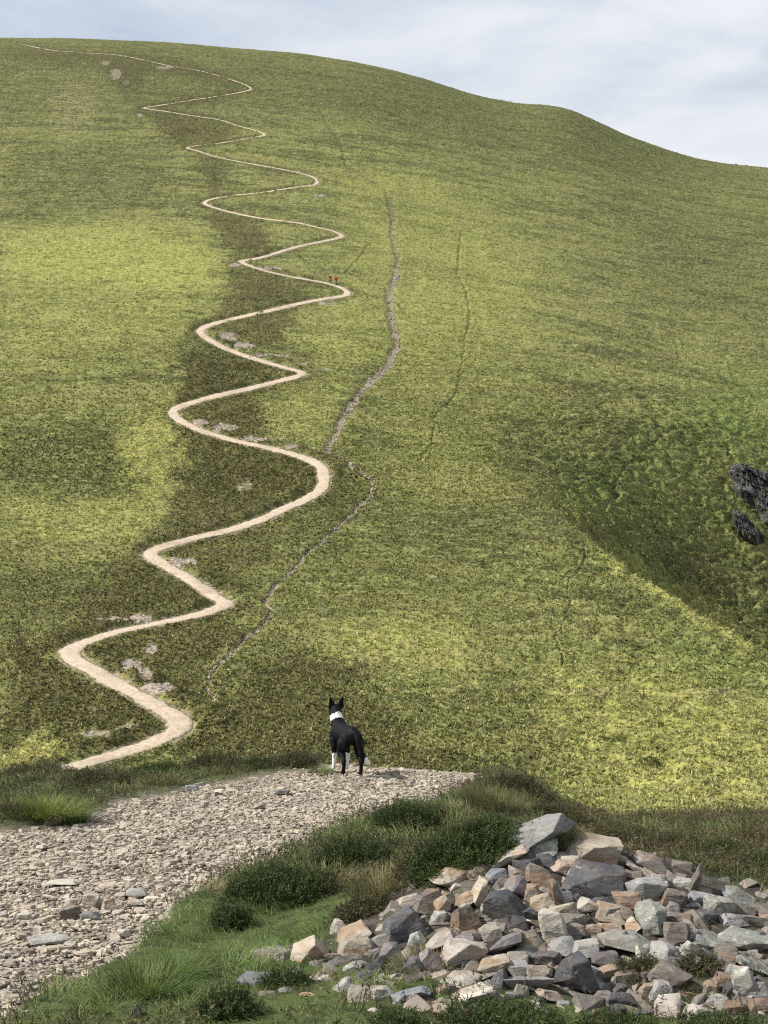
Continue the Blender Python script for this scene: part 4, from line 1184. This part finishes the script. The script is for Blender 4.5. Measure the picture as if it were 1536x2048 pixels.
# labels: named stones as written, the others by colour, size and their place beside a named one
FORM = {'block': ['block', 'blocky stone', 'angular stone'], 'slab': ['slab', 'flat stone', 'thin slab'], 'wedge': ['wedge', 'pointed stone', 'jagged stone'], 'lump': ['rounded stone', 'blunt stone', 'lump of stone']}
marks = [s for s in STONES if s[7]]
used = set()
for s in marks:
    used.add(s[7]); tag(s[0], s[7], "stone", "stones of the cairn")
def mark_name(s):
    t = s[7]
    for cutw in (" lying ", " on the", " under ", " leaning ", " standing ", " at the", " in the", " left of", " right of", " low ", " across ", " beside ", " farthest ", " with ", " below "):
        t = t.split(cutw)[0]
    return t
names = {}
for s in marks: names.setdefault(mark_name(s), []).append(s)
good = [(s, mark_name(s)) for s in marks if len(names[mark_name(s)]) == 1]
def rel(dx, dy):
    a = math.degrees(math.atan2(-dy, dx)) % 360
    return ["right of", "above and right of", "above", "above and left of", "left of", "below and left of", "below", "below and right of"][int((a + 22.5) // 45) % 8]
for s in STONES:
    if s[7]: continue
    _, x_, y_, w_, h_, cc, kd, _n = s
    sz_ = "large" if w_ > 62 else "medium" if w_ > 45 else "small" if w_ > 34 else "tiny"
    near = sorted(good, key=lambda g: (g[0][1] - x_) ** 2 + (g[0][2] - y_) ** 2)[:9]
    lab = None
    for g, gn in near:
        for f in FORM[kd]:
            q = f"{sz_} {COLN[cc]} {f} {rel(x_ - g[1], y_ - g[2])} the {gn}"
            if q not in used and 4 <= len(q.split()) <= 16:
                lab = q; break
        if lab: break
    if not lab: lab = f"{sz_} {COLN[cc]} {FORM[kd][0]} in the cairn"
    used.add(lab); tag(s[0], lab, "stone", "stones of the cairn")

# loose stones on and beside the gravel path
LOOSE = [
    (137,1828,40,26,'brown','lump',0,"dark brown rounded stone sitting on the gravel near the verge"),
    (185,1802,36,26,'pink','block',0,"pale pink angular stone just right of the brown rounded one"),
    (218,1810,28,20,'pink','wedge',0,"small pinkish pointed stone right of the pale pink angular stone"),
    (142,1808,26,20,'pink','block',0,"small pink stone touching the brown rounded stone from behind"),
    (140,1887,30,12,'pale','slab',4,"long cream stone lying low on the gravel left of the verge"),
    (50,1833,26,12,'pale','slab',0,"thin white slab on the gravel at the left"),
    (122,1764,56,14,'pale','slab',4,"large pale flat slab sunk in the gravel"),
    (92,1880,70,12,'grey','slab',0,"wide grey slab flush with the gravel at the left"),
    (272,1805,32,10,'pale','slab',0,"flat white slab at the gravel's right edge near the verge"),
    (274,1786,40,11,'grey','slab',0,"grey slab flush in the gravel beside the straw tuft"),
    (75,2019,36,16,'pale','block',0,"pale block in the thin grass at the bottom left"),
    (44,2036,40,24,'pink','wedge',0,"pink wedge of stone at the bottom left corner"),
    (110,2042,18,16,'tan','block',0,"small yellow stone at the bottom edge"),
    (248,1866,24,12,'pale','slab',0,"small white slab on the bare soil by the verge grass"),
    (240,1941,12,10,'pale','block',0,"small white pebble at the grass edge, one of two"),
    (385,1575,24,10,'blue','slab',0,"grey flat stone on the gravel's far left edge below the bank"),
    (520,1613,20,10,'tan','slab',0,"single tan stone on the gravel below the dog's left"),
    (105,1645,34,16,'brown','block',0,"brown stone under the drooping grass at the left edge"),
    (195,1586,24,14,'grey','wedge',0,"pale grey pointed stone in the bank at the left"),
    (93,2002,26,10,'pale','slab',0,"cream slab on the bare brown soil at the bottom left"),
    (180,1832,36,16,'grey','block',0,"low grey stone right of the brown rounded stone"),
    (565,1585,28,8,'slate','slab',0,"dark thin slab in the gravel ahead of the dog"),
    (960,1558,28,8,'pale','slab',0,"pale slab on the gravel brow by the brown hummock"),
]
for k, (x_, y_, w_, h_, cc, kd, tl, lb) in enumerate(LOOSE):
    o = put_stone(x_, y_, w_, h_, cc, kd, tl, None, 4000 + k, cairn=False, depth=w_ * .8)
    tag(o, lb, "stone", "loose stones on the path")

# ------------------------------------------------------------------ crag on the right of the gully
def crag(cx, cy, w_, h_, seed, label):
    """a jointed rock face growing out of the slope, its rim sunk into the turf"""
    p = hill_hit(cx, cy)[0]
    s = p[1] / F
    na, nb = 130, 170
    a, b = np.meshgrid(np.linspace(-1, 1, na), np.linspace(-1, 1, nb))
    X = a * w_ * s * .5; L = b * h_ * s * .5                     # along the slope and up it
    rim = np.hypot(a, b) * (1 + .30 * vnoise(a * 1.7 + seed, b * 1.7, 811) + .22 * vnoise(a * 4 + seed, b * 4, 812))
    prof = 1 - sstep(.62, 1.1, rim)
    jx = X / .55 + .5 * vnoise(X / .9, L / 1.8, 813); jl = L / 1.25 + .6 * vnoise(X / 1.2, L / 1.2, 814)
    ix = np.floor(jx); cell = _hash(ix, np.floor(jl + _hash(ix, ix * 0, 820) * 3), 815 + seed)
    big_ = _hash(np.floor(jx / 3.2), np.floor(jl / 2.6), 816 + seed)
    fx_ = np.abs(jx - ix - .5) * 2
    out = prof * (2.0 + 1.6 * big_ + .8 * cell - .45 * fx_ ** 6 + .35 * fbm(X / .5, L / .5, 3, 817)) - (1 - prof) * .9
    gxp, gyp = p[0] + X, p[1] + L * .62
    gzp = hill_z(gxp / gyp, gyp)
    V_ = np.stack([X - .25 * out, L * .62 - .80 * out, gzp - p[2] + .30 * out], -1).reshape(-1, 3)
    o = link("crag", mesh_np("crag", V_, [grid_faces(nb, na)], None, False), [m_crag])
    o.location = p
    return tag(o, label, "crag", "crags in the gully")
m_crag, t = mat_new("crag_rock")
pos = t.n('ShaderNodeTexCoord').outputs['Object']
n1 = t.noise(pos, .8, 5, .65); n2 = t.noise(pos, 3.5, 5, .7)
c = t.mix(t.ramp(n1, .35, .65), (.040, .040, .039), (.125, .120, .113))
c = t.mix(t.ramp(n2, .58, .72, 0, .7), c, (.26, .25, .235))
c = t.mix(t.ramp(t.noise(pos, .6, 4, .6), .55, .68, 0, .8), c, (.07, .085, .03))
finish(t, c, .8, n2, .25, .8, .2)
crag(1552, 1005, 190, 230, 31, "dark rocky crag at the right edge of the hill's gully")
crag(1494, 1062, 70, 90, 32, "small crag just left of the larger crag at the right edge")
# ------------------------------------------------------------------ living figures: one continuous skin grown round a set of limbs
def sph(bm, c, r, mat=None, seg=14):
    M = mat or Matrix.Identity(4)
    g = bmesh.ops.create_icosphere(bm, subdivisions=3, radius=1.0)
    for v in g['verts']:
        v.co = M @ Vector((v.co.x * r[0], v.co.y * r[1], v.co.z * r[2])) + Vector(c)

def capsule(bm, p0, p1, r0, r1):
    p0, p1 = Vector(p0), Vector(p1)
    b2 = bmesh.new()
    for p, r in ((p0, r0), (p1, r1)):
        g = bmesh.ops.create_icosphere(b2, subdivisions=2, radius=r)
        for v in g['verts']: v.co += p
    res = bmesh.ops.convex_hull(b2, input=list(b2.verts))
    junk = [g for g in res['geom_interior'] + res['geom_unused'] if isinstance(g, bmesh.types.BMVert)]
    if junk: bmesh.ops.delete(b2, geom=list(set(junk)), context='VERTS')
    bmesh.ops.recalc_face_normals(b2, faces=b2.faces)
    me = bpy.data.meshes.new("tmp"); b2.to_mesh(me); b2.free(); bm.from_mesh(me); bpy.data.meshes.remove(me)

def chain(bm, pts):
    for (a, ra), (b, rb) in zip(pts[:-1], pts[1:]):
        capsule(bm, a, b, ra, rb)

def skin(bm, name, voxel, smooth_it=4, fac=.5):
    me = bpy.data.meshes.new(name + "_raw"); bm.to_mesh(me); bm.free()
    o = bpy.data.objects.new(name + "_raw", me); col.objects.link(o)
    rm = o.modifiers.new("r", 'REMESH'); rm.mode = 'VOXEL'; rm.voxel_size = voxel; rm.use_smooth_shade = True
    sm = o.modifiers.new("s", 'SMOOTH'); sm.factor = fac; sm.iterations = smooth_it
    dg = bpy.context.evaluated_depsgraph_get(); dg.update()
    out = bpy.data.meshes.new_from_object(o.evaluated_get(dg))
    bpy.data.objects.remove(o); bpy.data.meshes.remove(me)
    out.name = name
    out.polygons.foreach_set('use_smooth', np.ones(len(out.polygons), bool))
    return out

# ------------------------------------------------------------------ the dog: x forward, y to its left, z up, feet at z = 0
def build_dog():
    bm = bmesh.new()
    # trunk: deep chest, tucked loin, rump
    R = lambda a: Matrix.Rotation(a, 4, 'Y')
    sph(bm, (.165, 0, .352), (.132, .080, .112), R(.25))
    sph(bm, (.06, 0, .366), (.16, .076, .092))
    sph(bm, (-.07, 0, .378), (.15, .068, .078), R(-.06))
    sph(bm, (-.195, 0, .368), (.118, .075, .094), R(.25))
    sph(bm, (.19, 0, .405), (.09, .062, .062), R(-.2))
    # neck and head, head carried high and turned a little to its right
    chain(bm, [((.20, 0, .40), .083), ((.262, .006, .475), .066), ((.300, .008, .545), .060)])
    sph(bm, (.325, .006, .572), (.072, .060, .056), R(-.1))
    sph(bm, (.352, .004, .560), (.055, .046, .044))
    chain(bm, [((.36, .002, .560), .036), ((.415, -.004, .548), .027), ((.448, -.006, .541), .021)])
    sph(bm, (.464, -.007, .548), (.012, .014, .011))
    # ears: upright, wide at the base, flattened
    for s in (1, -1):
        for t in np.linspace(0, 1, 9):
            wdt = .039 * (1 - t) ** .8 + .0045
            c = Vector((.302 - .010 * t, s * (.040 + .026 * t), .598 + .108 * t))
            sph(bm, c, (.0105 * (1 - .45 * t), wdt, .018), Matrix.Rotation(-s * .22, 4, 'X'))
    # front legs
    for s, fx_, px_ in ((1, .0, .175), (-1, -.02, .155)):
        sph(bm, (.175, s * .068, .335), (.055, .034, .085))
        chain(bm, [((.165, s * .070, .29), .041), ((.145, s * .070, .225), .032), ((.155 + fx_, s * .066, .105), .0205), ((.160 + fx_, s * .065, .045), .0185), ((.168 + fx_, s * .065, .020), .021)])
        sph(bm, (.185 + fx_, s * .065, .016), (.032, .024, .017))
        for k in (-1, 0, 1):
            sph(bm, (.208 + fx_, s * .065 + k * .014, .011), (.015, .0085, .011))
    # hind legs: knee forward under the belly, hock behind, upright shank
    for s, dx in ((1, .055), (-1, -.045)):
        sph(bm, (-.185 + dx * .3, s * .062, .320), (.082, .046, .100), R(.35))
        chain(bm, [((-.185 + dx * .5, s * .068, .30), .062), ((-.150 + dx, s * .072, .215), .045), ((-.205 + dx, s * .072, .155), .028), ((-.235 + dx, s * .072, .128), .022), ((-.232 + dx, s * .071, .060), .0175), ((-.222 + dx, s * .071, .022), .020)])
        sph(bm, (-.205 + dx, s * .071, .016), (.034, .023, .017))
        for k in (-1, 0, 1):
            sph(bm, (-.180 + dx, s * .071 + k * .013, .011), (.015, .0085, .011))
    # tail: hanging down over the right thigh, the tip curving out to the right
    chain(bm, [((-.285, -.004, .405), .022), ((-.318, -.020, .345), .025), ((-.322, -.044, .270), .030), ((-.314, -.064, .200), .032), ((-.316, -.088, .158), .030), ((-.318, -.114, .126), .027), ((-.318, -.140, .104), .012)])
    me = skin(bm, "dog", .0062, 5, .5)
    # ruffle the coat a little
    for v in me.vertices:
        c = v.co
        v.co = c + v.normal * (mnoise.noise(Vector((c.x * 30, c.y * 30, c.z * 9))) * .0042 + mnoise.noise(Vector((c.x * 80, c.y * 80, c.z * 26))) * .0028)
    mb, t = mat_new("black_coat")
    pos = t.n('ShaderNodeTexCoord').outputs['Object']
    st = t.n('ShaderNodeMapping', i={'Vector': pos, 'Scale': (1, 1, .25)}).outputs[0]
    n = t.noise(st, 120, 3, .7); n2 = t.noise(pos, 9, 3, .6)
    finish(t, t.mix(t.ramp(n2, .4, .7), (.0025, .0025, .0035), (.006, .006, .0075)), .6, n, .006, .8, .14)
    mw, t = mat_new("white_coat")
    pos = t.n('ShaderNodeTexCoord').outputs['Object']
    n = t.noise(pos, 90, 3, .7)
    finish(t, t.mix(t.ramp(n, .4, .7), (.70, .68, .65), (.84, .83, .81)), .8, n, .006, .7, .2)
    me.materials.append(mb); me.materials.append(mw)
    for p in me.polygons:
        x, y, z = p.center
        jit = mnoise.noise(Vector((x * 40, y * 40, z * 40))) * .016 + mnoise.noise(Vector((x * 120, y * 120, z * 50))) * .008
        white = False
        # collar of white fur round the neck, tilted with the neck
        a = (x - .262) * .62 + (z - .475) * .78 + jit
        if -.014 < a < .045 and x > .15 and z > .40 and z < .575: white = True
        if x > .22 and z < .50 and a > -.09 and (x - .20) * .9 > (z - .33) * .55: white = True       # bib
        if x > .06 and z < .165 + jit and abs(y) > .03: white = True                               # front legs
        if x < -.275 and y < -.084 + jit * .4 and z < .175 and (y + .035) * -1 + (.16 - z) > .038 + jit: white = True                              # tail tip
        if x > .40 and abs(y + .004) < .010 and z > .55: white = True                              # blaze
        p.material_index = 1 if white else 0
    o = link("dog", me)
    return o
dog = build_dog()
yaw = math.radians(90 + 19)             # heading away from the camera and to the left
dy_ = 12.95
hx, hy = (705 - 768) / F * dy_, dy_
c_, s_ = math.cos(yaw), math.sin(yaw)
ox, oy = hx + .21 * c_, hy + .21 * s_
dog.rotation_euler = (0, 0, yaw); dog.scale = (.95, .95, .95)
dog.location = (ox, oy, float(gz(ox, oy)) + .012)
tag(dog, "black and white collie dog standing on the gravel brow, looking up at the hill", "dog")

# ------------------------------------------------------------------ walkers on the hill path
def cloth(name, c, rough=.85):
    m, t = mat_new(name)
    n = t.noise(t.n('ShaderNodeTexCoord').outputs['Object'], 25, 3, .6)
    finish(t, t.mix(t.ramp(n, .35, .65), [k * .8 for k in c], c), rough, n, .01, .4, .2)
    return m
m_skin = cloth("skin", (.50, .33, .25), .6)
def build_person(name, stride, jacket, trousers, hatc, label, grp, arm=0.0):
    root = bpy.data.objects.new(name, None); col.objects.link(root)
    bm = bmesh.new()
    sph(bm, (0, 0, 1.62), (.085, .098, .115)); capsule(bm, (0, 0, 1.45), (0.005, 0, 1.56), .055, .05)
    sph(bm, (.085, 0, 1.60), (.018, .016, .02)); 
    for s in (1, -1): sph(bm, (0, s * .098, 1.61), (.02, .012, .03))
    sph(bm, (0, 0, 1.28), (.115, .185, .22)); sph(bm, (0, 0, 1.06), (.11, .16, .16)); sph(bm, (0, 0, .93), (.115, .165, .12))
    for s in (1, -1):
        f = stride * s
        chain(bm, [((0, s * .085, .90), .085), ((.10 * f + .02, s * .09, .50), .062), ((.20 * f - .03, s * .09, .10), .042)])
        chain(bm, [((.20 * f - .04, s * .09, .05), .045), ((.20 * f + .10, s * .09, .035), .038)])
        e = Vector((-.10 * f, s * (.26 + arm), 1.10)); hnd = Vector((-.16 * f + .10, s * (.27 + arm * 1.8), .88))
        chain(bm, [((0, s * .185, 1.40), .062), (e, .047), (hnd, .034)])
        sph(bm, hnd + Vector((.02, 0, -.05)), (.03, .02, .045))
        for k in range(4):
            capsule(bm, hnd + Vector((.02 + .014 * (k - 1.5), 0, -.08)), hnd + Vector((.035 + .014 * (k - 1.5), 0, -.125 + .006 * abs(k - 1.5))), .0085, .007)
        capsule(bm, hnd + Vector((.04, 0, -.05)), hnd + Vector((.065, 0, -.085)), .009, .008)
    me = skin(bm, "person_body", .012, 3)
    for m in (m_skin, jacket, trousers, cloth(name + "_boots", (.04, .03, .025))): me.materials.append(m)
    for p in me.polygons:
        x, y, z = p.center
        if z > 1.47: k = 0
        elif z > .93 and not (z < .92): k = 1
        elif abs(y) > .20 and z > .90: k = 1
        elif abs(y) > .21: k = 0
        elif z > .10: k = 2
        else: k = 3
        p.material_index = k
    body = link("body", me, parent=root)
    bm = bmesh.new(); sph(bm, (-.005, 0, 1.675), (.105, .112, .085)); sph(bm, (.075, 0, 1.665), (.075, .085, .014))
    link("hat", skin(bm, "hat", .012, 2), [hatc], root)
    bm = bmesh.new(); sph(bm, (-.19, 0, 1.25), (.11, .15, .24)); sph(bm, (-.27, 0, 1.18), (.06, .11, .12)); sph(bm, (-.18, 0, 1.46), (.09, .13, .06))
    link("backpack", skin(bm, "backpack", .014, 2), [cloth(name + "_pack", (.03, .025, .025))], root)
    tag(root, label, "person", grp)
    return root
def stand(o, px_, py_, face):
    p = hill_hit(px_, py_)[0]
    co, k, dd = kd_path.find((p[0], p[1], 0))
    q = PATH3[k]
    o.location = (q[0], q[1], q[2] + .12); o.rotation_euler = (0, 0, face)
red = cloth("red_jacket", (.46, .03, .025)); dred = cloth("dark_red_jacket", (.27, .025, .022)); dark = cloth("dark_clothes", (.03, .032, .03)); greyt = cloth("grey_trousers", (.12, .105, .095)); cream = cloth("cream_hat", (.66, .60, .46)); blackh = cloth("dark_hat", (.02, .02, .02))
a = build_person("person", 1.0, dred, greyt, cream, "person in a dark red jacket and pale hat, upper of two on the zigzag path", "walkers on the zigzag path", .04)
stand(a, 661, 569, math.radians(-35))
b = build_person("person", -.9, red, dark, cream, "person in a bright red jacket with arms out, lower of two on the zigzag path", "walkers on the zigzag path", .12)
stand(b, 669, 572.5, math.radians(-40))
c3 = build_person("person", .6, dark, dark, blackh, "lone walker in dark clothes far up the zigzag path", "walkers on the zigzag path")
stand(c3, 581, 375, math.radians(170))
